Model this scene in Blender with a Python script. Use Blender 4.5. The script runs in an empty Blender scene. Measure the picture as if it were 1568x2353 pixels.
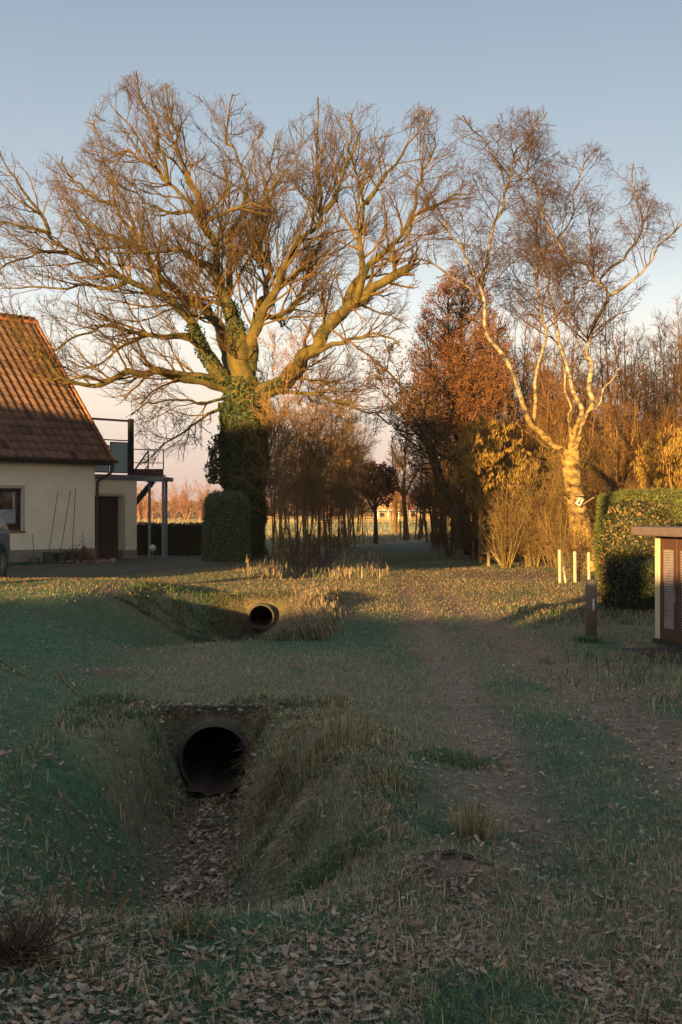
import bpy, math, random
import numpy as np
from mathutils import Vector
sc = bpy.context.scene
C = sc.collection
rng = np.random.default_rng(7)
random.seed(7)
R = math.radians

# ---------------------------------------------------------------- camera
F = 2941.0            # focal length in pixels of a 1568 x 2353 picture
CAMH = 1.5
HOR = 1184.0
cd = bpy.data.cameras.new('camera'); cam = bpy.data.objects.new('camera', cd); C.objects.link(cam)
cam.location = (0, 0, CAMH); cam.rotation_euler = (R(90), 0, 0)
cd.sensor_fit = 'VERTICAL'; cd.sensor_height = 36; cd.sensor_width = 24
cd.lens = F / 2353 * 36; cd.shift_y = 7.5 / 2353
cd.clip_start = 0.05; cd.clip_end = 9000
sc.camera = cam
# ---------------------------------------------------------------- sky, sun, exposure
AZ, EL = 23.0, 6.0          # the sun stands behind the camera, a little to the left
world = bpy.data.worlds.new('World'); sc.world = world; world.use_nodes = True
nt = world.node_tree; nt.nodes.clear()
wo = nt.nodes.new('ShaderNodeOutputWorld'); bg = nt.nodes.new('ShaderNodeBackground')
sky = nt.nodes.new('ShaderNodeTexSky'); sky.sky_type = 'NISHITA'; sky.sun_disc = False
sky.sun_elevation = R(EL); sky.sun_rotation = R(180 + AZ)
sky.air_density = 1.0; sky.dust_density = 2.2; sky.ozone_density = 1.6; sky.altitude = 20
bg.inputs['Strength'].default_value = 0.15
nt.links.new(sky.outputs[0], bg.inputs[0])
# pale winter haze in the sky: a band by height over the horizon, mixed with the Nishita sky
def lin(*c): return tuple(((v / 255 + .055) / 1.055) ** 2.4 for v in c)
tcw = nt.nodes.new('ShaderNodeTexCoord'); sxz = nt.nodes.new('ShaderNodeSeparateXYZ'); rmp = nt.nodes.new('ShaderNodeValToRGB'); bg2 = nt.nodes.new('ShaderNodeBackground'); mxw = nt.nodes.new('ShaderNodeMixShader')
nt.links.new(tcw.outputs['Generated'], sxz.inputs[0]); nt.links.new(sxz.outputs[2], rmp.inputs[0])
stops = [(0.0, (205, 178, 176)), (.045, (226, 202, 194)), (.085, (244, 226, 210)), (.135, (246, 240, 228)), (.165, (232, 236, 236)),  (.21, (198, 207, 213)), (.25, (178, 191, 202)), (.30, (165, 180, 194)), (.375, (148, 163, 182)), (1.0, (150, 162, 180))]
el = rmp.color_ramp.elements
for i, (p_, c_) in enumerate(stops):
    e_ = el[i] if i < 2 else el.new(p_)
    e_.position = p_; e_.color = (*lin(*c_), 1)
nt.links.new(rmp.outputs[0], bg2.inputs[0]); bg2.inputs['Strength'].default_value = 0.315; mxw.inputs[0].default_value = .93
nt.links.new(bg.outputs[0], mxw.inputs[1]); nt.links.new(bg2.outputs[0], mxw.inputs[2]); nt.links.new(mxw.outputs[0], wo.inputs[0])
sl = bpy.data.lights.new('sun', 'SUN'); sun = bpy.data.objects.new('sun', sl); C.objects.link(sun)
sl.energy = 5.0; sl.angle = R(0.5); sl.color = (1.0, 0.65, 0.25)
_d = Vector((math.sin(R(AZ)) * math.cos(R(EL)), math.cos(R(AZ)) * math.cos(R(EL)), -math.sin(R(EL))))
sun.rotation_euler = _d.to_track_quat('-Z', 'Y').to_euler(); sun.location = (-20, -40, 12)
sc.view_settings.view_transform = 'Standard'; sc.view_settings.look = 'None'
sc.view_settings.gamma = 1; sc.view_settings.exposure = 1.75
sc.cycles.max_bounces = 4; sc.cycles.diffuse_bounces = 2; sc.cycles.glossy_bounces = 2
sc.cycles.transmission_bounces = 3; sc.cycles.transparent_max_bounces = 4; sc.cycles.volume_bounces = 0

# ---------------------------------------------------------------- helpers
def P(xd, yd, Y):
    return np.array(((xd - 784) / F * Y, Y, CAMH - (yd - HOR) / F * Y))
def c5(L): return [(.5209 * p[0], 122.5 + .5209 * p[1]) + tuple(p[2:]) for p in L]
def c6(L): return [(735 + .5313 * p[0], 204 + .5313 * p[1]) + tuple(p[2:]) for p in L]
def cA(L): return [(392 + .3229 * p[0], 571.7 + .3229 * p[1]) + tuple(p[2:]) for p in L]

ORG = {}
def tag(o, label=None, cat=None, group=None, kind=None):
    if label: o['label'] = label
    if cat: o['category'] = cat
    if group: o['group'] = group
    if kind: o['kind'] = kind
    return o
def empty(name, loc, label, cat, group=None):
    o = bpy.data.objects.new(name, None); C.objects.link(o); o.location = [float(a) for a in loc]
    o.empty_display_size = .3
    ORG[o.name] = np.array(loc, float)
    return tag(o, label, cat, group)
def mk(name, V, Fc, mat, parent=None, org=None, col=None, smooth=False):
    """V: (n,3) world verts; Fc: int array (m,3|4) or list of them / of mixed polygons; col: (n,3) colours"""
    V = np.asarray(V, float)
    if parent is not None: og = ORG[parent.name]
    else: og = np.array(org if org is not None else (0, 0, 0), float)
    me = bpy.data.meshes.new(name)
    Vl = (V - og)
    if isinstance(Fc, np.ndarray): Fc = [Fc]
    arrs = []
    mixed = []
    for f in Fc:
        if isinstance(f, np.ndarray) and f.ndim == 2: arrs.append(f)
        else: mixed.append(f)
    loops = [a.reshape(-1) for a in arrs]; lens = [np.full(len(a), a.shape[1], int) for a in arrs]
    for f in mixed:
        loops.append(np.array(f)); lens.append(np.array([len(f)]))
    loops = np.concatenate(loops).astype(np.int32); lens = np.concatenate(lens).astype(np.int32)
    starts = np.concatenate(([0], np.cumsum(lens)[:-1])).astype(np.int32)
    me.vertices.add(len(Vl)); me.vertices.foreach_set('co', Vl.astype(np.float32).ravel())
    me.loops.add(len(loops)); me.loops.foreach_set('vertex_index', loops)
    me.polygons.add(len(lens)); me.polygons.foreach_set('loop_start', starts); me.polygons.foreach_set('loop_total', lens)
    if col is not None:
        at = me.attributes.new('col', 'FLOAT_COLOR', 'POINT')
        c4 = np.ones((len(Vl), 4), np.float32); c4[:, :3] = col
        at.data.foreach_set('color', c4.ravel())
    me.update(calc_edges=True)
    me.polygons.foreach_set('use_smooth', np.full(len(lens), bool(smooth)))
    me.materials.append(mat)
    o = bpy.data.objects.new(name, me); C.objects.link(o)
    if parent is not None: o.parent = parent
    else: o.location = [float(a) for a in og]
    ORG[o.name] = og
    return o
def copy_tree(o, loc, rz=0, s=1.0, label=None, group=None):
    c = o.copy(); C.objects.link(c); c.location = [float(a) for a in loc]; c.rotation_euler = (0, 0, rz); c.scale = (s, s, s)
    if label: c['label'] = label
    if group: c['group'] = group
    for ch in [k for k in o.children]:
        d = ch.copy(); C.objects.link(d); d.parent = c
        for g in [k for k in ch.children]:
            e = g.copy(); C.objects.link(e); e.parent = d
    return c

class MB:
    def __init__(s): s.v = []; s.f = []; s.n = 0; s.c = []
    def add(s, V, Fs, col=None):
        V = np.asarray(V, float)
        s.v.append(V); s.f += [[i + s.n for i in f] for f in Fs]; s.n += len(V)
        s.c.append(np.tile(np.array(col if col is not None else (1, 1, 1), float), (len(V), 1)))
    def box(s, fr, a, b, c, col=None):
        """fr: frame (origin, d, n) ; a,b,c: ranges along d, n and z"""
        o, d, n = fr
        V = [o + d * x + n * y + np.array((0, 0, z)) for x in a for y in b for z in c]
        s.add(V, [(0, 1, 3, 2), (4, 6, 7, 5), (0, 4, 5, 1), (2, 3, 7, 6), (0, 2, 6, 4), (1, 5, 7, 3)], col)
    def bar(s, p, q, w, h=None, k=4, col=None, r2=None):
        p = np.array(p, float); q = np.array(q, float); h = h or w
        t = q - p; t = t / np.linalg.norm(t)
        u = np.cross(t, (0, 0, 1.0));
        if np.linalg.norm(u) < 1e-3: u = np.array((1.0, 0, 0))
        u /= np.linalg.norm(u); w2 = np.cross(u, t)
        V = []
        for i, c in enumerate((p, q)):
            e = 1 if (i == 0 or r2 is None) else r2 / w
            for j in range(k):
                an = 2 * math.pi * (j + .5) / k; m = 1 / math.cos(math.pi / k) if k == 4 else 1
                V.append(c + (u * math.cos(an) * w + w2 * math.sin(an) * h) * m * e)
        Fs = [(j, (j + 1) % k, k + (j + 1) % k, k + j) for j in range(k)] + [tuple(range(k - 1, -1, -1)), tuple(range(k, 2 * k))]
        s.add(V, Fs, col)
    def lathe(s, c, prof, k=20, col=None):
        c = np.array(c, float); V = []; m = len(prof)
        for r, z in prof:
            for j in range(k):
                an = 2 * math.pi * j / k; V.append(c + np.array((r * math.cos(an), r * math.sin(an), z)))
        Fs = [(i * k + j, i * k + (j + 1) % k, (i + 1) * k + (j + 1) % k, (i + 1) * k + j) for i in range(m - 1) for j in range(k)]
        Fs += [tuple(range(k - 1, -1, -1)), tuple(range((m - 1) * k, m * k))]
        s.add(V, Fs, col)
    def build(s, name, mat, parent=None, org=None, smooth=False, bevel=0):
        V = np.concatenate(s.v); 
        o = mk(name, V, s.f, mat, parent, org, np.concatenate(s.c), smooth)
        if bevel:
            b = o.modifiers.new('bevel', 'BEVEL'); b.width = bevel; b.segments = 2; b.limit_method = 'ANGLE'
        if smooth and not bevel:
            pass
        return o

def unit(v): return v / (np.linalg.norm(v, axis=-1, keepdims=True) + 1e-9)
def _hash(ix, iy, seed):
    h = (ix * 374761393 + iy * 668265263 + seed * 982451653) & 0xffffffff
    h = ((h ^ (h >> 13)) * 1274126177) & 0xffffffff
    return ((h ^ (h >> 16)) & 0xffff) / 65535.0
def vnoise(x, y, seed=0):
    x = np.asarray(x, float); y = np.asarray(y, float)
    ix = np.floor(x).astype(np.int64); iy = np.floor(y).astype(np.int64); fx = x - ix; fy = y - iy
    fx = fx * fx * (3 - 2 * fx); fy = fy * fy * (3 - 2 * fy)
    a = _hash(ix, iy, seed); b = _hash(ix + 1, iy, seed); c = _hash(ix, iy + 1, seed); d = _hash(ix + 1, iy + 1, seed)
    return (a * (1 - fx) + b * fx) * (1 - fy) + (c * (1 - fx) + d * fx) * fy
def fbm(x, y, seed=0, o=4):
    s = 0; a = .5; t = 0
    for i in range(o):
        s = s + a * vnoise(x * 2 ** i, y * 2 ** i, seed + i * 17); t += a; a *= .5
    return s / t
def sstep(a, b, x):
    t = np.clip((x - a) / (b - a), 0, 1); return t * t * (3 - 2 * t)

# ---------------------------------------------------------------- materials
def mat(name, col=(1, 1, 1), rough=.85, attr=False, c2=None, nscale=6, bump=0, bscale=40, metal=0, spec=.3, amt=.5, coord='Object', stretch=None, transl=0, emis=None, alpha=None):
    m = bpy.data.materials.new(name); m.use_nodes = True; n = m.node_tree; n.nodes.clear(); N = n.nodes.new; Lk = n.links.new
    out = N('ShaderNodeOutputMaterial'); b = N('ShaderNodeBsdfPrincipled'); Lk(b.outputs[0], out.inputs[0])
    b.inputs['Roughness'].default_value = rough; b.inputs['Metallic'].default_value = metal
    b.inputs['Specular IOR Level'].default_value = spec
    tc = N('ShaderNodeTexCoord'); mp = N('ShaderNodeMapping'); Lk(tc.outputs[coord], mp.inputs[0])
    if stretch: mp.inputs['Scale'].default_value = stretch
    c2 = c2 or tuple(x * .6 for x in col)
    no = N('ShaderNodeTexNoise'); no.inputs['Scale'].default_value = nscale; no.inputs['Detail'].default_value = 5; no.inputs['Roughness'].default_value = .65
    Lk(mp.outputs[0], no.inputs[0])
    rp = N('ShaderNodeValToRGB'); rp.color_ramp.elements[0].position = .5 - amt * .35; rp.color_ramp.elements[1].position = .5 + amt * .35
    rp.color_ramp.elements[0].color = (*c2, 1); rp.color_ramp.elements[1].color = (*col, 1)
    Lk(no.outputs[0], rp.inputs[0]); src = rp.outputs[0]
    if attr:
        at = N('ShaderNodeAttribute'); at.attribute_name = 'col'; mx = N('ShaderNodeMix'); mx.data_type = 'RGBA'; mx.blend_type = 'MULTIPLY'
        mx.inputs[0].default_value = 1; Lk(at.outputs[0], mx.inputs[6]); Lk(src, mx.inputs[7]); src = mx.outputs[2]
    Lk(src, b.inputs['Base Color'])
    if bump:
        n2 = N('ShaderNodeTexNoise'); n2.inputs['Scale'].default_value = bscale; n2.inputs['Detail'].default_value = 6; n2.inputs['Roughness'].default_value = .7
        Lk(mp.outputs[0], n2.inputs[0])
        bp = N('ShaderNodeBump'); bp.inputs['Strength'].default_value = 1; bp.inputs['Distance'].default_value = bump
        Lk(n2.outputs[0], bp.inputs['Height']); Lk(bp.outputs[0], b.inputs['Normal'])
    if transl:
        tr = N('ShaderNodeBsdfTranslucent'); Lk(src, tr.inputs[0]); ms = N('ShaderNodeMixShader'); ms.inputs[0].default_value = transl
        Lk(b.outputs[0], ms.inputs[1]); Lk(tr.outputs[0], ms.inputs[2]); Lk(ms.outputs[0], out.inputs[0])
    return m
W = (1, 1, 1)
M = {}
M['ground'] = mat('ground', (1.25, 1.2, 1.15), .95, True, (.38, .40, .38), 17, .03, 40, coord='Object', amt=.75)
M['blade'] = mat('grass_blade', W, .6, True, (.75, .75, .75), 3, transl=.25)
M['leaf'] = mat('dry_leaf', W, .7, True, (.6, .55, .5), 25, transl=.15)
M['gleaf'] = mat('green_leaf', W, .6, True, (.8, .8, .8), 8, transl=.12, spec=.25)
M['oakbark'] = mat('oak_bark', (.165, .112, .022), .95, False, (.026, .028, .010), 2.6, .07, 12, stretch=(1, 1, .6), amt=.5)
M['twig'] = mat('twig_bark', (.12, .08, .042), .9, True, (.07, .045, .024), 1.5)
M['birch'] = mat('birch_bark', (.56, .47, .33), .8, True, (.055, .04, .022), 4.5, .02, 24, amt=.4, stretch=(1, 1, 1.8))
M['bark'] = mat('rough_bark', W, .95, True, (.5, .5, .5), 5, .015, 30, stretch=(1, 1, .4))
M['render'] = mat('cream_render', (.82, .70, .51), .95, False, (.73, .62, .45), 2, .002, 250)
M['plinth'] = mat('plinth_render', (.25, .21, .16), .95, False, (.20, .17, .13), 3, .003, 120)
M['reveal'] = mat('reveal_render', (.52, .47, .31), .9)
M['clay'] = mat('clay_tile', W, .8, True, (.72, .66, .62), 9, .004, 60)
M['darkframe'] = mat('dark_frame', (.022, .018, .016), .45, False, (.016, .013, .012), 4)
M['glass'] = mat('window_glass', (.012, .014, .016), .06, spec=.8)
M['curtain'] = mat('curtain', (.85, .85, .87), .9)
M['door'] = mat('garage_door', (.06, .028, .022), .55, False, (.045, .02, .017), 5)
M['fascia'] = mat('fascia_metal', (.22, .22, .235), .5, metal=.2)
M['steel'] = mat('galvanised_steel', (.24, .255, .28), .5, False, (.17, .18, .2), 8, metal=.4)
M['blacksteel'] = mat('black_steel', (.018, .017, .018), .5)
M['maroon'] = mat('maroon_board', (.12, .045, .042), .7, False, (.09, .035, .033), 6)
M['frost'] = mat('frosted_glass', (.38, .47, .46), .35, False, (.30, .39, .39), 1.5, spec=.5)
M['gutter'] = mat('dark_gutter', (.05, .038, .03), .5, False, (.035, .028, .025), 5)
M['paving'] = mat('mossy_paving', W, .9, True, (.6, .6, .55), 9, .006, 60)
M['pot'] = mat('plastic_pot', (.045, .055, .05), .6)
M['zinc'] = mat('zinc_pot', (.14, .15, .15), .6, False, (.09, .1, .1), 20)
M['stake'] = mat('plant_stake', (.05, .045, .03), .8)
M['globe'] = mat('white_globe', (.72, .70, .70), .3)
M['concrete'] = mat('concrete_pipe', (.095, .078, .055), .9, False, (.035, .04, .018), 7, .006, 50)
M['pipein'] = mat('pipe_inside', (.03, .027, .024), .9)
M['brownpaint'] = mat('brown_paint', (.105, .048, .028), .5, False, (.085, .038, .023), 3, .001, 200)
M['greybrown'] = mat('grey_brown_paint', (.19, .13, .11), .6, False, (.15, .10, .085), 12)
M['louver'] = mat('louver', (.36, .28, .25), .55)
M['cream'] = mat('cream_strip', (.74, .60, .36), .7, False, (.6, .47, .28), 12)
M['bollard'] = mat('bollard_paint', (.225, .165, .135), .55, False, (.18, .13, .105), 9, .001, 180)
M['label'] = mat('white_label', (.85, .85, .82), .5)
M['ink'] = mat('dark_ink', (.04, .04, .045), .6)
M['whitepost'] = mat('white_post', (.30, .25, .17), .8, False, (.42, .36, .26), 14, amt=.9)
M['wood'] = mat('weathered_wood', (.30, .20, .10), .9, False, (.17, .11, .055), 10, .004, 60, stretch=(1, 1, .2))
M['wire'] = mat('wire', (.10, .085, .06), .6, metal=.3)
M['soil'] = mat('dark_soil', (.13, .085, .058), .98, False, (.06, .042, .03), 14, .02, 50)
M['stone'] = mat('pale_stone', (.42, .40, .33), .9, False, (.26, .25, .2), 18, .004, 60)
M['slab'] = mat('dark_slab', (.055, .045, .042), .9, False, (.035, .03, .028), 9, .004, 60)
M['carpaint'] = mat('car_paint', (.10, .13, .175), .35, metal=.2, spec=.5)
M['tyre'] = mat('tyre', (.018, .018, .019), .8)
M['alloy'] = mat('alloy', (.32, .32, .34), .35, metal=.6)
M['carglass'] = mat('car_glass', (.01, .012, .014), .05, spec=.8)
M['redlamp'] = mat('tail_lamp', (.30, .02, .015), .25)
M['yellow'] = mat('yellow_tape', (.62, .52, .03), .6)
M['pink'] = mat('pink_tape', (.5, .10, .12), .6)
M['brick'] = mat('far_brick', (.36, .17, .09), .9, False, (.28, .13, .07), 2)
M['farwall'] = mat('far_wall', (.38, .25, .12), .9, False, (.30, .2, .1), .4)
M['farroof'] = mat('far_roof', (.17, .07, .055), .9, False, (.19, .075, .06), .5)
M['bluegrey'] = mat('awning_metal', (.30, .30, .38), .6)
M['core'] = mat('inner_twigs', (.03, .028, .016), .98, False, (.02, .018, .01), 8)
# ================================================================ terrain
PIPE1 = dict(x=-.98, y=9.93, z=-.405, ri=.258, ro=.28)
PIPE2 = dict(x=-1.43, y=22.9, z=-.325, ri=.205, ro=.24)
def H(x, y):
    x = np.asarray(x, float); y = np.asarray(y, float)
    near = 1 - sstep(60, 120, y)
    z = .05 * (fbm(x * .35, y * .35, 3, 3) - .5) * near + .03 * (fbm(x * 1.7, y * 1.7, 5, 3) - .5) * near
    z = z + .025 * (fbm(x * 6, y * 6, 9, 2) - .5) * (1 - sstep(14, 30, y))
    z = z + .34 * sstep(-1.9, -4.3, x) * sstep(6, 14, y) * (1 - sstep(22.5, 29, y)) * near
    # shallow hollows on the left lawn
    def g(cx, cy, sx, sy, a): return a * np.exp(-((x - cx) / sx) ** 2 - ((y - cy) / sy) ** 2)
    z = z + g(-3.35, 16.6, .8, .55, -.17) + g(-2.6, 15.0, .7, .6, -.10) + g(-2.15, 12.0, .35, .3, .05)
    # wheel tracks
    tr = np.exp(-((x - .95 - .02 * (y - 8)) / .28) ** 2) + np.exp(-((x - 2.15 + .01 * (y - 8)) / .3) ** 2)
    z = z - .045 * tr * sstep(3, 6, y) * (1 - sstep(26, 34, y))
    # ditches
    def ditch(xc, D, wl, wr, f=.16):
        s = x - xc
        t = np.where(s < 0, (-s - f) / wl, (s - f) / wr); t = np.clip(t, 0, 1); t = t * t * (3 - 2 * t)
        return -D * (1 - t)
    xc1 = -.98 + .10 * sstep(9, 7, y) + .25 * sstep(7.5, 5, y)
    wr1 = .30 + .55 * sstep(9.8, 7.6, y); wl1 = .32 + .62 * sstep(9.8, 7.2, y)
    e1 = 9.93 - .9 * np.clip((np.abs(x - xc1) - .34) / .9, 0, 1); D1 = (.67 + .08 * sstep(9.6, 8.5, y)) * sstep(4.6, 6.7, y) * (1 - sstep(e1, e1 + .30 + .7 * np.clip(fbm(x * 2.6, x * 0 + 3, 91, 3) - .38, 0, 1), y))
    z = z + ditch(xc1, D1, wl1, wr1)
    e2 = 22.9 - 2.6 * np.clip((np.abs(x + 1.43) - .34) / 1.8, 0, 1); D2 = .66 * sstep(15.1, 16.4, y) * (1 - sstep(e2, e2 + .42 + 1.5 * np.clip((np.abs(x + 1.43) - .34) / 1.5, 0, 1), y))
    z = z + ditch(-1.43 + 0 * y, D2, 2.5, .75, .2)
    # spill hump on the right bank of both ditches
    z = z + g(-.08, 7.3, .36, 1.2, .15) + g(-.35, 21.2, .3, 1.6, .14) + g(.45, 5.35, .28, .22, .07)
    z = z + g(-1.0, 10.5, .7, .7, -.06)
    D3 = .45 * sstep(30, 33, y) * (1 - sstep(52, 60, y))
    z = z + ditch(-.95 + .02 * (y - 33), D3, .9, .7, .2)
    z = z + g(.6, 44, .5, 9, .12)
    z = z + .25 * sstep(6, 30, x) * near * 0
    return z

DRIVE = [(-7.2, 27.0), (-4.7, 34.8), (-3.2, 37.5), (-3.0, 41), (-4.6, 47), (-7.3, 48), (-7.1, 44.5), (-8.08, 42), (-9.2, 39.9), (-13, 34.5), (-14, 21), (-7.9, 21)]
def inpoly(x, y, poly):
    r = np.zeros(np.shape(x), bool); n = len(poly)
    for i in range(n):
        x1, y1 = poly[i]; x2, y2 = poly[(i + 1) % n]
        if y1 == y2: continue
        c = ((y1 > y) != (y2 > y)) & (x < (x2 - x1) * (y - y1) / (y2 - y1) + x1)
        r ^= c
    return r
def mixc(a, b, t):
    t = np.asarray(t)[..., None]; return a * (1 - t) + b * t
def masks(x, y):
    """soil, straw with sunlit-strip tone, leaf litter, lushness"""
    n1 = fbm(x * .6, y * .45, 21); n2 = fbm(x * 2.3, y * 1.8, 22); n3 = fbm(x * 5, y * 5, 23, 3)
    t1 = np.exp(-((x - .95 - .02 * (y - 8) - .12 * (n1 - .5)) / .25) ** 2); t2 = np.exp(-((x - 2.15 + .01 * (y - 8) - .2 * (n1 - .5)) / .32) ** 2)
    tr = np.maximum(t1, t2) * sstep(4.5, 7, y) * (1 - sstep(25, 36, y))
    soil = tr * sstep(.15, .42, n2 * .6 + n3 * .4) * .95
    patch = np.exp(-((x - 4.4) / 2.0) ** 4 - ((y - 32 + .2 * (x - 4)) / 2.6) ** 4)
    soil = np.maximum(soil, patch * .95)
    soil = np.maximum(soil, np.exp(-((x - .75) / .45) ** 2 - ((y - 7.1) / .8) ** 2) * .7)
    soil = np.maximum(soil, np.exp(-((x - .45) / .3) ** 2 - ((y - 5.35) / .25) ** 2) * 1.0)
    xc1 = -.98 + .10 * sstep(9, 7, y) + .25 * sstep(7.5, 5, y)
    bed = np.exp(-((x - xc1) / .27) ** 2) * sstep(4.9, 6, y) * (1 - sstep(10.2, 10.5, y))
    bed = np.maximum(bed, np.exp(-((x + 1.43) / .26) ** 2) * sstep(15.6, 16.5, y) * (1 - sstep(23, 23.5, y)))
    bed = np.maximum(bed, np.exp(-((x + .95 - .02 * (y - 33)) / .7) ** 2) * sstep(29, 32, y) * (1 - sstep(50, 60, y)) * .9)
    hol = np.exp(-((x + 3.35) / .7) ** 2 - ((y - 16.4) / .45) ** 2) + np.exp(-((x + 2.3) / .5) ** 2 - ((y - 14.3) / .7) ** 2) * .7 + np.exp(-((x + 2.15) / .3) ** 2 - ((y - 12.0) / .3) ** 2)
    soil = np.maximum(soil, np.maximum(bed * .85, np.clip(hol, 0, 1) * .7))
    head = np.exp(-((x + 1.0) / .42) ** 2 - ((y - 10.0) / .2) ** 2) + np.exp(-((x + 1.43) / .36) ** 2 - ((y - 23.0) / .25) ** 2)
    soil = np.maximum(soil, np.clip(head, 0, 1) * .8)
    bank = sstep(-.75, -.35, x) * (1 - sstep(.0, .42, x)) * sstep(4.9, 5.8, y) * (1 - sstep(8.6, 9.6, y))
    bank = np.maximum(bank, sstep(-1.3, -1.0, x) * (1 - sstep(-.35, .1, x)) * sstep(15.4, 16.2, y) * (1 - sstep(22.5, 24, y)))
    bank = np.maximum(bank, sstep(-1, 0, x) * (1 - sstep(.3, 1.0, x)) * sstep(32, 36, y) * (1 - sstep(50, 60, y)) * .7)
    straw = np.clip(bank * (.55 + .8 * n2), 0, 1)
    straw = np.maximum(straw, sstep(.42, .62, n1) * .6)
    straw = np.maximum(straw, sstep(.8, 2.4, x) * (1 - sstep(16, 22, y)) * sstep(.3, .6, n2) * .75)
    crossing = sstep(10, 11, y) * (1 - sstep(13.5, 15, y)) * sstep(-3.2, -1.5, x) * (1 - sstep(.3, 1, x))
    straw = np.maximum(straw, crossing * .75 * sstep(.25, .5, n2 * .5 + n3 * .5))
    leaf = np.clip(1 - sstep(3.9, 5.5, y + 1.4 * (n1 - .5)), 0, 1) * sstep(.30, .62, n2 * .6 + n3 * .4)
    leaf = np.maximum(leaf, bed * .95)
    leaf = np.maximum(leaf, tr * .38 * sstep(.38, .6, n3) * (1 - sstep(14, 18, y)))
    leaf = np.maximum(leaf, (1 - sstep(-1.3, -.6, x)) * (1 - sstep(7, 10, y)) * sstep(.42, .62, n3) * .55)
    leaf = np.maximum(leaf, np.clip(hol, 0, 1) * .8)
    leaf = np.maximum(leaf, np.clip(head, 0, 1) * .5)
    leaf = np.maximum(leaf, sstep(1.2, 2.6, x) * (1 - sstep(9, 15, y)) * .5 * sstep(.4, .6, n2))
    band = sstep(16.5, 20, y) * (1 - sstep(33, 40, y)); straw = np.maximum(straw, band * np.where(x < -2.2, .35, .6) * sstep(.25, .55, n2 * .6 + n3 * .4)); straw = np.maximum(straw, sstep(-.5, .6, x) * (1 - sstep(5.5, 7, y)) * .65 * sstep(.25, .5, n2))  # band: extra straw tone where the sunlight falls, warming the lit strip
    lush = (sstep(.35, .62, 1 - n1) * .8 + .2) * (1 - .6 * band)
    lush = np.maximum(lush, sstep(-1.8, -2.4, x) * (1 - sstep(24, 30, y)) * .8)
    lush = np.maximum(lush, (1 - sstep(-2.6, -1.2, x)) * (1 - sstep(24, 30, y)) * (.95 - .6 * sstep(10, 16, y))); straw = straw * (1 - .8 * (1 - sstep(-2.4, -1.4, x)) * (1 - sstep(17, 21, y)))
    return soil, straw, leaf, lush
GREEN = np.array((.105, .195, .098)); GREEN2 = np.array((.20, .25, .11)); STRAW = np.array((.48, .36, .22)); SOIL = np.array((.25, .17, .12)); LEAF = np.array((.42, .29, .20))
def gcol(x, y):
    soil, straw, leaf, lush = masks(x, y)
    n4 = fbm(x * 9, y * 9, 31, 3)
    c = mixc(GREEN2, GREEN, np.clip(lush + .5 * (n4 - .5), 0, 1)) * (.8 + .5 * n4)[..., None]
    c = mixc(c, STRAW * .62, straw * .75)
    c = mixc(c, SOIL, soil)
    trk = sstep(.3, .8, x) * (1 - sstep(2.9, 3.3, x)) * (1 - sstep(24, 30, y)) * soil; c = mixc(c, np.array((.42, .31, .22)) , trk * .75)
    c = mixc(c, LEAF * .5, leaf * .55)
    sun_dim = sstep(11, 24, y); c = mixc(c, c * np.array((.68, .56, .48)), sun_dim)   # turf colour darkened from mid distance on, toning down the sunlit band
    # frosty far end of the lane
    c = mixc(c, np.array((.13, .165, .16)), sstep(46, 62, y) * .8)
    # field beyond, dry and pale
    edge = 62 + 3.6 * (x - .8); fld = sstep(edge - 3, edge + 4, y + 5 * (fbm(x * .2, y * .2, 40) - .5))
    fld = np.where(x < -3, sstep(48, 51, y + 1.5 * np.sin(x)), fld); fld = np.where(x > 12, sstep(90, 100, y), fld)
    fc = mixc(np.array((.42, .34, .185)), np.array((.26, .27, .17)), fbm(x * .03, y * .05, 41))
    fc = mixc(fc, np.array((.26, .30, .24)), sstep(105, 125, y) * (1 - sstep(150, 170, y)) * .7)
    c = mixc(c, fc, fld)
    return c
def axis(segs):
    out = [segs[0][0]]
    for a, b, s0, s1 in segs:
        x = a; 
        while x < b - 1e-6:
            t = (x - a) / (b - a); st = s0 * (s1 / s0) ** t
            x = min(x + st, b); out.append(x)
    return np.array(out)
ys = axis([(-30, 2.5, 1.5, .3), (2.5, 11.2, .036, .036), (11.2, 24, .05, .06), (24, 60, .08, .6), (60, 400, .8, 14), (400, 6000, 15, 700)])
xs = axis([(-5000, -60, 700, 6), (-60, -5, 6, .09), (-5, -2.4, .08, .05), (-2.4, 1.2, .036, .036), (1.2, 6, .05, .12), (6, 60, .13, 6), (60, 5000, 6, 700)])
X, Y = np.meshgrid(xs, ys)
Z = H(X, Y)
V = np.stack([X.ravel(), Y.ravel(), Z.ravel()], 1)
nx, ny = len(xs), len(ys)
idx = np.arange(nx * ny).reshape(ny, nx)
Q = np.stack([idx[:-1, :-1], idx[:-1, 1:], idx[1:, 1:], idx[1:, :-1]], -1).reshape(-1, 4)
for p in (PIPE1, PIPE2):       # the pipes' mouths are open
    dx = V[:, 0] - p['x']; dz = V[:, 2] - p['z']; r = np.hypot(dx, dz); rm = (p['ri'] + p['ro']) / 2
    near = (V[:, 1] > p['y'] + .03) & (V[:, 1] < p['y'] + 1.2) & (r < rm)
    bad = near[Q].all(1) 
    Q = Q[~bad]
    used = np.zeros(len(V), bool); used[Q.ravel()] = True
    mv = near & used
    sc_ = rm / np.maximum(r[mv], 1e-4)
    V[mv, 0] = p['x'] + dx[mv] * sc_; V[mv, 2] = p['z'] + dz[mv] * sc_
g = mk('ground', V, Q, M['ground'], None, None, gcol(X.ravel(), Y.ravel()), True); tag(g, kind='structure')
print('ground', len(V))

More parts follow.
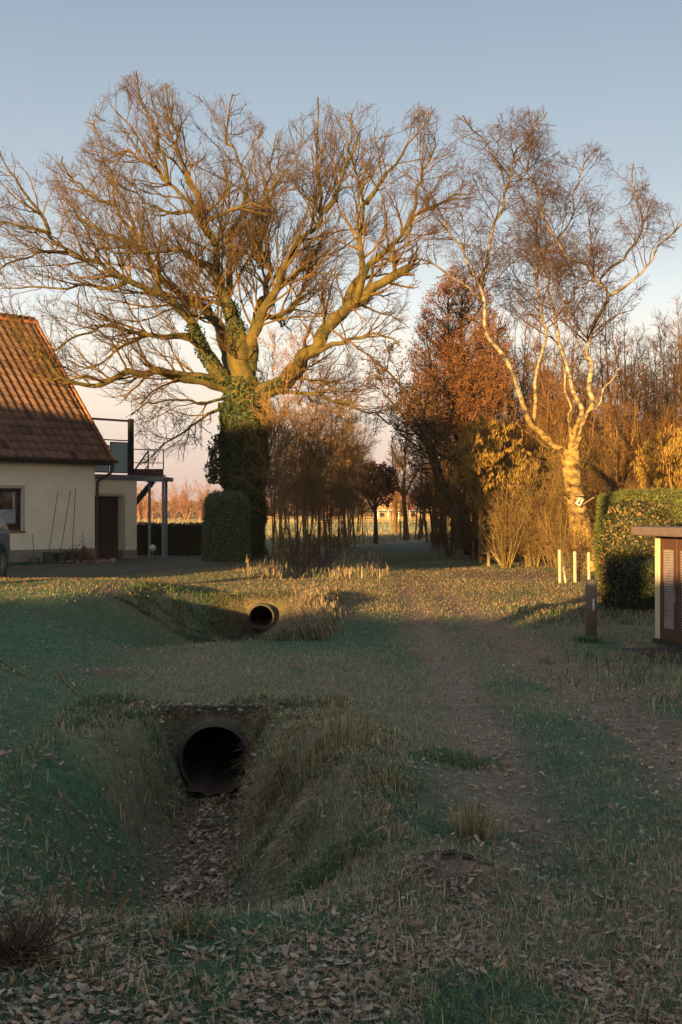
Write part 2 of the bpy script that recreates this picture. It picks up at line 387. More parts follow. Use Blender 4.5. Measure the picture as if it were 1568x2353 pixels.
# paving in front of the garage: a thin sheet that follows the ground, with laid blocks
bm_x = np.arange(-14, -2.8, .12); bm_y = np.arange(21, 48.3, .2)
bx_, by_ = np.meshgrid(bm_x, bm_y); ins = inpoly(bx_, by_, DRIVE)
k = np.arange(bx_.size).reshape(bx_.shape)
Qp = np.stack([k[:-1, :-1], k[:-1, 1:], k[1:, 1:], k[1:, :-1]], -1).reshape(-1, 4)
Qp = Qp[ins.ravel()[Qp].all(1)]
cc = mixc(np.array((.085, .078, .062)), np.array((.07, .085, .04)), sstep(.4, .65, fbm(bx_.ravel() * .9, by_.ravel() * .6, 50)))
cc = cc * (1 - .35 * (_hash((bx_.ravel() / .24).astype(np.int64), (by_.ravel() / .2).astype(np.int64), 4)))[:, None]
pv = mk('paved_drive', np.stack([bx_.ravel(), by_.ravel(), H(bx_, by_).ravel() + .012], 1), Qp, M['paving'], None, None, cc, True); tag(pv, kind='structure')

# ================================================================ grass, straw and fallen leaves
def blades(x, y, z, L, w, col, lean=.5, az=None, up=None, nseg=2):
    n = len(x); az = rng.uniform(0, 2 * np.pi, n) if az is None else az
    d = np.stack([np.cos(az), np.sin(az), np.zeros(n)], 1); s = np.stack([-np.sin(az + rng.normal(0, .6, n)), np.cos(az), np.zeros(n)], 1)
    s = unit(s)
    base = np.stack([x, y, z], 1); L = np.broadcast_to(L, n)[:, None]; w = np.broadcast_to(w, n)[:, None]; lean = np.broadcast_to(lean, n)[:, None]
    upv = np.array((0, 0, 1.0))
    m = base + upv * L * .55 + d * L * lean * .3
    t = base + upv * L * np.clip(1 - lean * .6, .12, 1) + d * L * lean
    V = np.stack([base - s * w / 2, base + s * w / 2, m + s * w * .4, m - s * w * .4, t], 1).reshape(-1, 3)
    i = np.arange(n)[:, None] * 5
    q = i + np.array([0, 1, 2, 3]); tri = i + np.array([3, 2, 4])
    return V, q, tri, np.repeat(col, 5, 0)
class Acc:
    def __init__(s): s.V = []; s.Q = []; s.T = []; s.C = []; s.n = 0
    def add(s, V, q, t, c):
        s.V.append(V)
        if q is not None: s.Q.append(q + s.n)
        if t is not None: s.T.append(t + s.n)
        s.C.append(c); s.n += len(V)
    def build(s, name, m, parent=None, org=None):
        f = []
        if s.Q: f.append(np.concatenate(s.Q))
        if s.T: f.append(np.concatenate(s.T))
        return mk(name, np.concatenate(s.V), f, m, parent, org, np.concatenate(s.C))
def sample_view(n, y0, y1, wide=1.25):
    u = rng.random(n); y = y0 * (y1 / y0) ** u          # log spread: even density in the picture
    hw = (y * .2666 + .35) * wide
    return rng.uniform(-1, 1, n) * hw, y
ok_ = lambda x, y: ~inpoly(x, y, DRIVE) & ~((np.hypot(x - PIPE1['x'], H(x, y) - PIPE1['z']) < .3) & (y > 9.9) & (y < 11)) & ~((np.hypot(x - PIPE2['x'], H(x, y) - PIPE2['z']) < .3) & (y > 22.8) & (y < 24))
def jitcol(base, n, s=.25):
    return np.clip(base * (1 + rng.normal(0, s, (n, 1))) * (1 + rng.normal(0, .06, (n, 3))), .004, .9)
acc = Acc()
x, y = sample_view(430000, 3.3, 66)
soil, straw, leaf, lush = masks(x, y)
keep = ok_(x, y) & (rng.random(len(x)) > np.clip(soil * .72 + leaf * .5, 0, .985)) & (y < 60 + 3.6 * (x - .8)) & ~((x < -3) & (y > 49))
x, y, straw, lush = x[keep], y[keep], straw[keep], lush[keep]
n = len(x); z = H(x, y) - .004
isst = rng.random(n) < straw * .7 + np.where(x < -1.3, .015, .05)
far = np.clip(y / 7, 1, 6)
ng = fbm(x * 3, y * 3, 60, 2)
L = np.where(isst, rng.uniform(.02, .06, n), rng.uniform(.012, .036, n) * (.6 + 1.0 * ng)) * (1 + .10 * far)
w = .0032 * (1 + .38 * (far - 1))
gc = mixc(np.array((.24, .29, .13)), np.array((.105, .21, .11)), np.clip(lush + rng.normal(0, .2, n), 0, 1))
gc = mixc(gc, np.array((.26, .33, .28)), (sstep(48, 58, y) * .6)); co = np.where(isst[:, None], jitcol(STRAW * 1.1, n, .3), np.clip(gc * (1 + rng.normal(0, .3, (n, 1))), .005, 1))
sun_dim = sstep(11, 24, y); co = co * (1 - sun_dim[:, None] * (1 - np.array((.68, .56, .48))))  # blade colour dimmed the same way, countering the sun on it
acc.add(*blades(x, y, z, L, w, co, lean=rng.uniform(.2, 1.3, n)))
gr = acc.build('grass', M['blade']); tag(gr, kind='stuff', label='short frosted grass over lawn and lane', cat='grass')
print('grass', n)
# long dry grass on the ditch banks
acc = Acc()
def strawpatch(n, x0, x1, y0, y1, Lr, f, green=.15, lean=(.5, 1.2), azc=None):
    x = rng.uniform(x0, x1, n); y = rng.uniform(y0, y1, n); m = f(x, y); cl = fbm(x * 4, y * 4, 70, 2)
    k = (rng.random(n) < m * sstep(.3, .6, cl)) & ok_(x, y); x, y, cl = x[k], y[k], cl[k]; n = len(x)
    az = (rng.uniform(0, 2 * np.pi, n) if azc is None else rng.normal(azc, .9, n))
    co = jitcol(np.where((rng.random(n) < green + .5 * (fbm(x * 2.5, y * 2.5, 71, 2) > .58))[:, None], np.array((.13, .20, .07)), np.array((.52, .38, .22))), n, .42)
    co = co * np.where(y > 12, .62, 1.0)[:, None]  # straw colour lowered farther off, offsetting its sunlit brightness
    acc.add(*blades(x, y, H(x, y) - .005, rng.uniform(*Lr, n) * (.5 + cl), .0045 * np.clip(y / 7, 1, 4), co, rng.uniform(*lean, n), az))
bankf = lambda x, y: sstep(-.80, -.45, x) * (1 - sstep(.0, .48, x)) * sstep(4.9, 5.6, y) * (1 - sstep(8.7, 9.6, y))
strawpatch(26000, -.85, .6, 4.9, 9.8, (.035, .11), bankf, .18, azc=3.6, lean=(.5, 1.4)); strawpatch(15000, -.85, .8, 4.9, 9.8, (.03, .10), bankf, .3, azc=None, lean=(.2, 1.6))
strawpatch(12000, -1.35, .1, 15.4, 24, (.12, .30), lambda x, y: sstep(-1.3, -1.05, x) * (1 - sstep(-.4, .1, x)), .05, azc=3.4)
strawpatch(3500, -2.0, -1.25, 5.4, 9.5, (.06, .14), lambda x, y: .4 + 0 * x, .5)
strawpatch(7000, -2.1, .1, 9.0, 10.7, (.04, .11), lambda x, y: .8 + 0 * x, .35, azc=-1.57)
strawpatch(9000, -3.6, -.5, 20.2, 24.2, (.05, .10), lambda x, y: .9 + 0 * x, .9)
strawpatch(5000, .0, 3.2, 3.4, 5.6, (.04, .14), lambda x, y: .5 + 0 * x, .35)
strawpatch(5000, -1.2, .2, 3.4, 5.2, (.04, .12), lambda x, y: .4 + 0 * x, .35)
strawpatch(4000, -2.4, 1.2, 30, 47, (.15, .45), lambda x, y: .8 + 0 * x, .05)
strawpatch(5000, 2.6, 5.6, 17.5, 21, (.08, .16), lambda x, y: .7 + 0 * x, .3)
strawpatch(2500, 2.0, 4.2, 9.6, 13.6, (.06, .16), lambda x, y: .7 + 0 * x, .4)
for (x0, x1, y0, y1, n, mz) in ((-1.9, -.1, 9.5, 10.5, 7000, .8), (-1.6, -.35, 9.88, 10.26, 9000, .8), (-2.3, -.7, 22.4, 23.6, 6000, 1.6)):
    x = rng.uniform(x0, x1, n); y = rng.uniform(y0, y1, n); k = ok_(x, y); x, y = x[k], y[k]; n = len(x)
    co = jitcol(np.where((rng.random(n) < .4)[:, None], np.array((.08, .12, .05)), np.array((.20, .14, .085))), n, .4); acc.add(*blades(x, y, H(x, y) - .004, rng.uniform(.02, .07, n) * mz, .004 * mz, co, rng.uniform(.3, 1.3, n)))
lg = acc.build('bank_grass', M['blade']); tag(lg, kind='stuff', label='long dry grass matted over the ditch banks', cat='grass')

def tuft(px, py, Y, n, Lm, spread, green, label, lean=(.2, 1.1), azc=None, name='grass_tuft'):
    c = P(px, py, Y); cx, cy = c[0], c[1]
    x = cx + np.clip(rng.normal(0, spread, n), -1.8 * spread, 1.8 * spread); y = cy + np.clip(rng.normal(0, spread, n), -1.8 * spread, 1.8 * spread)
    co = jitcol(np.where((rng.random(n) < green)[:, None], np.array((.08, .165, .06)), np.array((.42, .30, .15))), n, .3)
    az = np.arctan2(y - cy, x - cx) + rng.normal(0, .5, n) if azc is None else rng.normal(azc, .8, n)
    a = Acc(); a.add(*blades(x, y, H(x, y) - .01, rng.uniform(.45, 1.1, n) * Lm, .0055 * max(1, cy / 8), co, rng.uniform(*lean, n), az))
    o = a.build(name, M['blade'], None, (cx, cy, float(H(cx, cy)))); tag(o, label, 'grass tuft'); return o
tuft(760, 1800, 7.7, 420, .26, .12, .35, 'tall upright grass tuft yellow and green on the bank right of the near pipe', lean=(.05, .5))
tuft(640, 1810, 8.3, 300, .30, .07, .1, 'pale straw grass tuft hanging over the ditch in front of the near pipe', lean=(.6, 1.2), azc=3.7)
tuft(592, 1700, 9.75, 320, .20, .06, .2, 'brown grass tuft hanging beside the right rim of the near pipe', lean=(.5, 1.1), azc=-2.3)
tuft(1090, 1960, 6.1, 140, .26, .05, .05, 'pale dry grass tuft standing at the foreground edge of the right bank', lean=(.1, .9))
tuft(890, 1850, 6.9, 220, .15, .10, .4, 'low bushy grass tuft on top of the right bank')
tuft(1045, 1745, 7.9, 900, .065, .15, .9, 'lush green grass clump in the middle of the worn lane', lean=(.2, .9))
tuft(700, 2010, 6.0, 420, .18, .13, .9, 'green grass tuft low on the right ditch bank')
tuft(430, 2170, 4.6, 150, .16, .05, .5, 'yellow green grass tuft among the foreground leaves')
tuft(1350, 1478, 15.2, 260, .13, .09, .9, 'small grass tuft at the foot of the brown bollard')
tuft(690, 1405, 20.3, 700, .28, .22, .05, 'sunlit golden grass clump right of the far pipe', azc=3.4)

# oak leaves lying about
ang = np.linspace(0, 1, 8)
prof = np.array([.04, .16, .10, .26, .15, .30, .18, .20, .02]); tx = np.linspace(0, 1, 9)
lo = np.concatenate([np.stack([tx, prof], 1), np.stack([tx[1:-1][::-1], -prof[1:-1][::-1]], 1)])   # 16 outline points
def oakleaves(x, y, z, size, col, tilt=.35):
    n = len(x); m = len(lo)
    az = rng.uniform(0, 2 * np.pi, n); cx = (lo[:, 0] - .5); cy = lo[:, 1]
    curl = rng.uniform(-.4, .7, n)[:, None]; roll = rng.uniform(-.6, .9, n)[:, None]
    lz = curl * (cx ** 2)[None] * .9 + roll * (cy ** 2)[None] * 3.0
    tx_ = rng.normal(0, tilt, n); ty_ = rng.normal(0, tilt, n)
    S = size[:, None]
    ax = np.cos(az)[:, None]; sx = np.sin(az)[:, None]
    wx = (cx[None] * ax - cy[None] * sx) * S; wy = (cx[None] * sx + cy[None] * ax) * S
    wz = lz * S + wx * tx_[:, None] + wy * ty_[:, None]
    wz = wz - wz.min(1, keepdims=True) * .6
    V = np.stack([x[:, None] + wx, y[:, None] + wy, z[:, None] + wz], -1).reshape(-1, 3)
    half = m // 2
    tri = []
    # strips between upper and lower outline
    for i in range(half):
        a, b = i, i + 1; c_, d_ = (m - i) % m, (m - i - 1)
        if i == 0: tri.append((0, 1, m - 1))
        elif i == half - 1 and False: pass
        else: tri += [(a, b, c_), (b, d_, c_)] if b != d_ else [(a, b, c_)]
    tri = np.array(tri); t = (np.arange(n)[:, None, None] * m + tri[None]).reshape(-1, 3)
    return V, None, t, np.repeat(col, m, 0)
def leafcols(n):
    pal = np.array([(.56, .41, .28), (.46, .31, .19), (.60, .46, .34), (.34, .22, .14), (.52, .33, .18), (.50, .41, .34)])
    return np.clip(pal[rng.integers(0, len(pal), n)] * (1 + rng.normal(0, .22, (n, 1))), .02, .8)
acc = Acc()
x, y = sample_view(95000, 3.3, 16, 1.15); s_, st_, leaf, _ = masks(x, y)
k = (rng.random(len(x)) < leaf * .46 + .05) & ok_(x, y); x, y = x[k], y[k]; n = len(x)
acc.add(*oakleaves(x, y, H(x, y) + rng.uniform(0, .015, n), rng.uniform(.018, .046, n), leafcols(n), .26))
x, y = sample_view(9000, 16, 46, 1.1); s_, st_, leaf, _ = masks(x, y)
k = (rng.random(len(x)) < leaf * .5 + .07) & ok_(x, y); x, y = x[k], y[k]; n2 = len(x)
acc.add(*oakleaves(x, y, H(x, y) + .005, rng.uniform(.035, .08, n2), leafcols(n2) * .75, .2))
for (x0, x1, y0, y1, nn) in ((-1.7, -.3, 9.8, 10.4, 260), (-1.05, -.62, 5.6, 9.8, 900), (-1.7, -1.15, 16.5, 22.8, 260)):
    x = rng.uniform(x0, x1, nn); y = rng.uniform(y0, y1, nn); k = ok_(x, y); x, y = x[k], y[k]; nn = len(x); acc.add(*oakleaves(x, y, H(x, y) + rng.uniform(0, .02, nn), rng.uniform(.03, .065, nn), leafcols(nn)))
fl = acc.build('fallen_leaves', M['leaf']); tag(fl, kind='stuff', label='brown oak leaves scattered over the ground', cat='leaves')
print('leaves', n, n2)
# dry grass standing in the far field
acc = Acc(); n = 90000; y = 48 * (420 / 48) ** rng.random(n); x = rng.uniform(-1, 1, n) * (y * .29 + 2)
edge = np.where(x < -3, 49.5, np.where(x > 12, 95, 62 + 3.6 * (x - .8))); k = (y > edge + rng.normal(0, 1.5, n)); x, y = x[k], y[k]; n = len(x)
fc = mixc(np.array((.34, .27, .14)), np.array((.22, .21, .12)), sstep(.4, .6, fbm(x * .05, y * .04, 41))); fc = mixc(fc, np.array((.20, .24, .19)), sstep(105, 125, y) * (1 - sstep(150, 170, y)) * .6)
acc.add(*blades(x, y, np.zeros(n), rng.uniform(.12, .3, n) * (1 + y / 250), .012 * (y / 40) ** 1.2, fc * (1 + rng.normal(0, .25, (n, 1))), rng.uniform(.1, .7, n)))
o = acc.build('field_grass', M['blade']); tag(o, kind='stuff', label='dry golden grass of the field beyond the lane', cat='grass')
# little heaps of leaves on the lawn
for i, (px, py, Yc, r, lab) in enumerate([(12, 1352, 26.0, .22, 'orange leaf heap beside the car wheel on the lawn'), (178, 1347, 27.0, .28, 'orange leaf heap lowest and widest on the lawn before the paving'), (340, 1340, 28.0, .24, 'orange leaf heap under the middle of the lawn edge')]):
    c = P(px, py, Yc); r *= .62; n = 70; x = c[0] + np.clip(rng.normal(0, r, n), -1.6 * r, 1.6 * r); y = c[1] + np.clip(rng.normal(0, r, n), -1.6 * r, 1.6 * r); a = Acc()
    a.add(*oakleaves(x, y, H(x, y) + .07 * np.exp(-((x - c[0]) ** 2 + (y - c[1]) ** 2) / (r * r)) * rng.random(n), rng.uniform(.07, .13, n), leafcols(n) * np.array((.62, .42, .28)), .4))
    tag(a.build('leaf_heap', M['leaf'], None, (c[0], c[1], float(H(c[0], c[1])))), lab, 'leaf heap', kind='stuff')
# ================================================================ trees
def resample(pts, step):
    pts = np.asarray(pts, float); seg = np.linalg.norm(np.diff(pts[:, :3], axis=0), axis=1); s = np.concatenate(([0], np.cumsum(seg)))
    n = max(2, int(s[-1] / step) + 1); t = np.linspace(0, s[-1], n)
    # Catmull-like smoothing through cubic interpolation of each coordinate
    out = np.stack([np.interp(t, s, pts[:, j]) for j in range(pts.shape[1])], 1)
    for _ in range(2):
        o2 = out.copy(); o2[1:-1] = (out[:-2] + 2 * out[1:-1] + out[2:]) / 4; out = o2
    return out
def sweep(pts, k=10, rough=.08, seed=0):
    """pts (n,4) with radius -> verts, quads"""
    p = pts[:, :3]; r = pts[:, 3]; n = len(p); t = np.gradient(p, axis=0); t = unit(t)
    u = np.cross(t[0], (0.3, .9, .2)); u /= np.linalg.norm(u); U = [u]
    for i in range(1, n):
        u = U[-1] - t[i] * np.dot(U[-1], t[i]); U.append(u / np.linalg.norm(u))
    U = np.array(U); Wv = np.cross(t, U); an = np.arange(k) * 2 * np.pi / k
    g = np.random.default_rng(seed); ph = g.uniform(0, 6, 4)
    s = np.arange(n)[:, None]
    rr = r[:, None] * (1 + rough * np.sin(an[None] * 2 + ph[0] + s * .5) + rough * .8 * np.sin(an[None] * 3 + s * .9 + ph[1]) + g.normal(0, rough * .35, (n, k)))
    V = p[:, None] + U[:, None] * (np.cos(an)[None, :, None] * rr[..., None]) + Wv[:, None] * (np.sin(an)[None, :, None] * rr[..., None])
    i = np.arange(n - 1)[:, None] * k; j = np.arange(k)[None]; j2 = (j + 1) % k
    Q = np.stack([i + j, i + j2, i + k + j2, i + k + j], -1).reshape(-1, 4)
    return V.reshape(-1, 3), Q
def prisms(p0, p1, r0, r1, k=3):
    n = len(p0); t = unit(p1 - p0); a = np.where(np.abs(t[:, 2:3]) > .9, np.array([[1.0, 0, 0]]), np.array([[0, 0, 1.0]]))
    u = unit(np.cross(t, a)); w = np.cross(t, u); an = (np.arange(k) * 2 * np.pi / k)[None, :, None]
    ring = u[:, None] * np.cos(an) + w[:, None] * np.sin(an)
    V = np.concatenate([p0[:, None] + ring * r0[:, None, None], p1[:, None] + ring * r1[:, None, None]], 1).reshape(-1, 3)
    i = np.arange(n)[:, None] * 2 * k; j = np.arange(k)[None]; j2 = (j + 1) % k
    return V, np.stack([i + j, i + j2, i + k + j2, i + k + j], -1).reshape(-1, 4)
def grow(P0, D0, L, R0, g, m, noise, trop, env):
    """n branches of m segments each; returns points (n,m+1,3), radii (n,m+1), alive (n,m)"""
    n = len(P0); pts = [P0]; al = []; d = D0; ok = np.ones(n, bool); tr = np.array((0, 0, trop)); zz = unit(np.cross(D0, g.normal(0, 1, (n, 3))))
    sh = g.normal(0, 7, (n, 2))
    for s in range(m):
        d = unit(d + g.normal(0, noise, (n, 3)) + tr + zz * noise * 1.1 * (-1) ** s); p = pts[-1] + d * (L / m)[:, None]; pts.append(p)
        if env is not None:
            xd = 784 + F * p[:, 0] / p[:, 1] + sh[:, 0]; yd = HOR - F * (p[:, 2] - CAMH) / p[:, 1] + sh[:, 1]; ok = ok & inpoly(xd, yd, env)
        ok = ok & (p[:, 2] > .05); al.append(ok.copy())
    rad = R0[:, None] * (1 - .65 * np.arange(m + 1) / m)[None]
    return np.stack(pts, 1), rad, np.stack(al, 1)
def fork(pts, rad, al, L, gap, g, ang, ratio, lmin, lmax, rr, rmin, bias=None, f0=.15, kmax=40):
    """children along grown branches"""
    n, m1, _ = pts.shape; m = m1 - 1; k = np.clip((L * (1 - f0) / gap).astype(int) + (g.random(n) < (L * (1 - f0) / gap) % 1), 0, kmax); idx = np.repeat(np.arange(n), k)
    f = f0 + (1 - f0) * g.random(len(idx)) ** .85; j = np.minimum((f * m).astype(int), m - 1); t = f * m - j; q = al[idx, j]; idx, f, j, t = idx[q], f[q], j[q], t[q]
    a, b = pts[idx, j], pts[idx, j + 1]; p = a + (b - a) * t[:, None]; d = unit(b - a); pr = unit(np.cross(d, g.normal(0, 1, (len(d), 3)))); th_ = R(1) * g.uniform(ang[0], ang[1], len(d))
    dd = d * np.cos(th_)[:, None] + pr * np.sin(th_)[:, None]
    if bias is not None: dd = dd + bias(p)
    l = np.clip(L[idx] * ratio * (1.15 - .6 * f) * g.uniform(.6, 1.25, len(idx)), lmin, lmax); r = np.maximum(rad[idx, j] * rr, rmin)
    return p, unit(dd), l, r
def build_tree(name, label, cat, limbs, base, seed, lv, env=None, barkm='oakbark', limbcol=(1, 1, 1), twcol=(1, 1, 1), leaves=None, catkins=None, group=None, k=9,
               limbname='limb', ntrunk=1, colf=None, gap1=.36, len1=(1.0, .28), ang1=(32, 62), bias=None, start=.18, r1max=.05, tstart=.6, crook=0):
    """limbs: list of (n,4) world polylines, the first ntrunk ones are the trunk.  lv: levels of (gap, ratio, min, max length, segments, noise, lift, radius ratio, min radius)"""
    g = np.random.default_rng(seed); root = empty(name, base, label, cat, group)
    P0 = []; D0 = []; L0 = []; R0 = []
    for i, l in enumerate(limbs):
        l = resample(l, .2); nl = len(l)
        if crook and i >= ntrunk:      # real limbs are never smooth: short bends along their length
            kn = g.normal(0, 1, (nl // 3 + 4, 3)); tt = np.linspace(0, len(kn) - 1.001, nl); j0 = tt.astype(int); fr_ = (tt - j0)[:, None]; fr_ = fr_ * fr_ * (3 - 2 * fr_)
            off = kn[j0] * (1 - fr_) + kn[j0 + 1] * fr_; l[:, :3] += off * crook * np.clip(np.arange(nl) / 6, 0, 1)[:, None]
        V, Q = sweep(l, k=k + (6 if i < ntrunk else 0), rough=.09 if i < ntrunk else .07, seed=seed + i)
        mk('trunk' if i < ntrunk else limbname, V, Q, M[barkm], root, None, np.tile(np.array(limbcol) * (.14, .10, .06) if barkm == 'bark' else (1, 1, 1), (len(V), 1)) if colf is None else colf(V, i), True)
        s = np.concatenate(([0], np.cumsum(np.linalg.norm(np.diff(l[:, :3], axis=0), axis=1)))); T = s[-1]; s0 = T * (tstart if i < ntrunk else start); n = int((T - s0) / gap1) + 2
        t = np.append(g.uniform(s0, T, n), [T - .01] * 3); p = np.stack([np.interp(t, s, l[:, j]) for j in range(4)], 1); e = np.stack([np.interp(np.minimum(t + .1, T), s, l[:, j]) - np.interp(np.minimum(t + .1, T) - .12, s, l[:, j]) for j in range(3)], 1)
        dd = unit(e); pr = unit(np.cross(dd, g.normal(0, 1, dd.shape))); th_ = R(1) * g.uniform(ang1[0], ang1[1], len(t)); th_[-3:] *= .45; dd = dd * np.cos(th_)[:, None] + pr * np.sin(th_)[:, None]
        if bias is not None: dd = dd + bias(p[:, :3])
        P0.append(p[:, :3]); D0.append(unit(dd)); L0.append((len1[0] + len1[1] * (T - t)) * g.uniform(.55, 1.2, len(t))); R0.append(np.clip(p[:, 3] * .5, .012, r1max))
    P0, D0, L0, R0 = np.concatenate(P0), np.concatenate(D0), np.concatenate(L0), np.concatenate(R0)
    A = Acc(); tips = []; seg = 0; allv = [(P0, D0, L0, R0)]
    for li, (gap, ratio, lmin, lmax, m, noise, lift, rr, rmin) in enumerate(lv):
        if li == 0: p, dd, L, r = P0, D0, L0, R0
        else: p, dd, L, r = fork(pts, rad, al, L, gap, g, (25, 60), ratio, lmin, lmax, rr, rmin, bias)
        pts, rad, al = grow(p, dd, L, r, g, m, noise, lift, env)
        q = al.reshape(-1); a = pts[:, :-1].reshape(-1, 3)[q]; b_ = pts[:, 1:].reshape(-1, 3)[q]; ra = rad[:, :-1].reshape(-1)[q]; rb = rad[:, 1:].reshape(-1)[q]; seg += len(a)
        for lo_, hi, kk in ((0, .011, 3), (.011, .03, 4), (.03, 9, 6)):
            w = (ra >= lo_) & (ra < hi)
            if w.any():
                V, Q = prisms(a[w] - (b_[w] - a[w]) * .04, b_[w] + (b_[w] - a[w]) * .04, ra[w], rb[w], kk); tone = np.repeat(g.uniform(.75, 1.25, w.sum()), 2 * kk)[:, None]
                A.add(V, Q, None, np.tile(np.array(limbcol if lo_ > 0 else twcol), (len(V), 1)) * tone)
        if li >= len(lv) - 2: tips.append(b_)
    A.build('crown', M['twig'], root); tp = np.concatenate(tips)
    if leaves:
        n, size, cols = leaves; q = tp[g.integers(0, len(tp), n)] + g.normal(0, .05, (n, 3)); cols = np.array(cols); c = np.clip(cols[g.integers(0, len(cols), n)] * (1 + g.normal(0, .25, (n, 1))), .01, .9)
        B = Acc(); B.add(*quads(q, size * g.uniform(.7, 1.3, n), c, g, .65)); B.build('foliage', M['leaf'], root)
    if catkins:
        n, L, w, cols = catkins; q = tp[g.integers(0, len(tp), n)]; cols = np.array(cols); c = np.clip(cols[g.integers(0, len(cols), n)] * (1 + g.normal(0, .2, (n, 1))), .01, .9)
        B = Acc(); B.add(*hang(q, L, w, c, g)); B.build('catkin_cover', M['leaf'], root)
    print(name, 'segments', seg); return root
def quads(p, size, col, g, asp=.6, nrm=None, sp=1.0):
    n = len(p); a = unit(g.normal(0, 1, (n, 3)) * sp + (0 if nrm is None else nrm * 0)); b = g.normal(0, 1, (n, 3))
    if nrm is not None:
        nn = unit(nrm + g.normal(0, .7, (n, 3))); a = unit(np.cross(nn, g.normal(0, 1, (n, 3)))); b = np.cross(nn, a)
    b = unit(b - a * (a * b).sum(-1, keepdims=True)); size = np.broadcast_to(size, n)[:, None]
    V = np.stack([p - a * size * .5, p - b * size * .5 * asp + a * size * .05, p + a * size * .5, p + b * size * .5 * asp + a * size * .05], 1).reshape(-1, 3)
    return V, np.arange(n * 4).reshape(n, 4), None, np.repeat(col, 4, 0)
def hang(p, L, w, col, g):
    """hanging catkins"""
    n = len(p); az = g.uniform(0, 2 * np.pi, n); s = np.stack([np.cos(az), np.sin(az), np.zeros(n)], 1) * w / 2; Lz = np.zeros((n, 3)); Lz[:, 2] = -L * g.uniform(.6, 1.2, n); Lz[:, :2] = g.normal(0, .012, (n, 2))
    s2 = np.stack([-s[:, 1], s[:, 0], s[:, 2]], 1)
    V = np.stack([p - s, p + s, p + s * .8 + Lz, p - s * .8 + Lz, p - s2, p + s2, p + s2 * .8 + Lz, p - s2 * .8 + Lz], 1).reshape(-1, 3)
    return V, np.arange(n * 8).reshape(n * 2, 4), None, np.repeat(col, 8, 0)
def polysample(poly, n, g, hole=None):
    poly = np.array(poly, float); lo_, hi = poly.min(0), poly.max(0); out = []
    while sum(map(len, out)) < n:
        q = g.uniform(lo_, hi, (n * 2, 2)); q = q[inpoly(q[:, 0], q[:, 1], [tuple(p) for p in poly])]; out.append(q)
    return np.concatenate(out)[:n]
def line(pts, Y0, off0, off1, scale=None, rs=None):
    """picture points (x, y[, radius px]) -> world polyline whose depth runs from Y0+off0 to Y0+off1"""
    n = len(pts); out = []; d = np.concatenate(([0], np.cumsum([math.dist(pts[i][:2], pts[i + 1][:2]) for i in range(n - 1)]))); d /= d[-1]
    for i, p in enumerate(pts):
        Yc = Y0 + off0 + (off1 - off0) * d[i]
        if len(p) > 2: r = p[2]
        else: r = rs[0] * (rs[1] / rs[0]) ** d[i]
        out.append(np.append(P(p[0], p[1], Yc), r / F * Yc))
    return np.array(out)

# ---- the old oak
YO = 44.0
ol = []
trunk = line([(556, 1300, 40), (560, 1230, 35), (562, 1100, 38), (563, 1000, 42), (562, 930, 45), (556, 870, 38), (548, 800, 25), (540, 745, 19)], YO, 0, 0); ol.append(trunk)
def add(pts, r0, r1, a, b): ol.append(line(pts, YO, a, b, rs=(r0 * .88, min(r1, 3) * .65 if r1 < 5 else r1)))
add([(555, 905)] + c5([(960, 1450), (870, 1430), (760, 1408), (660, 1395), (560, 1415), (450, 1458), (390, 1470), (300, 1440), (230, 1400), (160, 1330), (100, 1280), (60, 1200)]), 25, 3, 0, -3.5)
add([(545, 900)] + cA([(330, 880), (260, 760), (200, 640), (150, 540), (90, 430), (0, 340)]) + c5([(650, 1035), (540, 1000), (460, 950), (380, 905), (300, 880), (220, 800), (130, 770), (40, 745), (-40, 735)]), 24, 3.2, 0, -5)
add([(550, 860)] + cA([(400, 740), (370, 600), (290, 480), (220, 400)]) + c5([(800, 1075), (720, 1000), (680, 950), (640, 870), (600, 800), (550, 740), (510, 660), (500, 560), (440, 470)]), 22, 3, .4, 4)
add([(545, 780)] + c5([(1040, 1200), (1010, 1100), (955, 990), (955, 900), (945, 820), (915, 740), (890, 700), (800, 640), (740, 570), (690, 500), (640, 410), (580, 330), (520, 260)]), 20, 2.6, 0, -1.5)
add(c5([(890, 700), (885, 640), (840, 560), (800, 480), (790, 400), (760, 300), (740, 200), (730, 130)]), 10, 2.4, -1, 1.5)
add(c5([(740, 570), (720, 450), (690, 350), (640, 250), (600, 150), (600, 60)]), 6, 2, -1.2, -2.5)
add([(560, 800)] + c5([(1010, 1150), (1000, 1050), (1003, 950), (1010, 850), (1040, 760), (1080, 680), (1085, 560), (1040, 450), (1000, 380), (1010, 250), (1030, 180)]), 17, 2.4, .5, 3.5)
add([(575, 850), (582, 790)] + c5([(1125, 1208), (1186, 1085), (1236, 999), (1279, 900), (1320, 820), (1400, 780), (1430, 700), (1420, 640), (1395, 560), (1400, 450), (1400, 330), (1410, 200)]), 20, 2.4, 0, -2)
add(c5([(1430, 700), (1480, 640), (1490, 570), (1530, 500), (1568, 420), (1570, 300)]), 8, 2.2, -1.3, -3)
add(c5([(1125, 1208), (1150, 1129), (1180, 1017), (1186, 936), (1150, 863), (1140, 800), (1190, 700), (1180, 560), (1200, 450), (1210, 350)]), 13, 2.2, .3, 4.5)
add([(575, 925)] + cA([(640, 1030), (700, 1010), (820, 930), (950, 800), (1060, 660), (1130, 540), (1220, 460), (1300, 400), (1400, 330), (1500, 240)]) + [(900, 633), (932, 612)], 27, 9, 0, -4)
add(cA([(1000, 750), (1130, 690), (1290, 630), (1400, 600), (1500, 628), (1568, 640)]) + [(925, 790)], 8, 3, -1.8, -3.5)
add(cA([(1250, 420), (1280, 300), (1350, 190), (1345, 60)]) + c6([(175, 690), (175, 600), (200, 490), (170, 400), (135, 290), (140, 150)]), 12, 2.3, -2.6, 0)
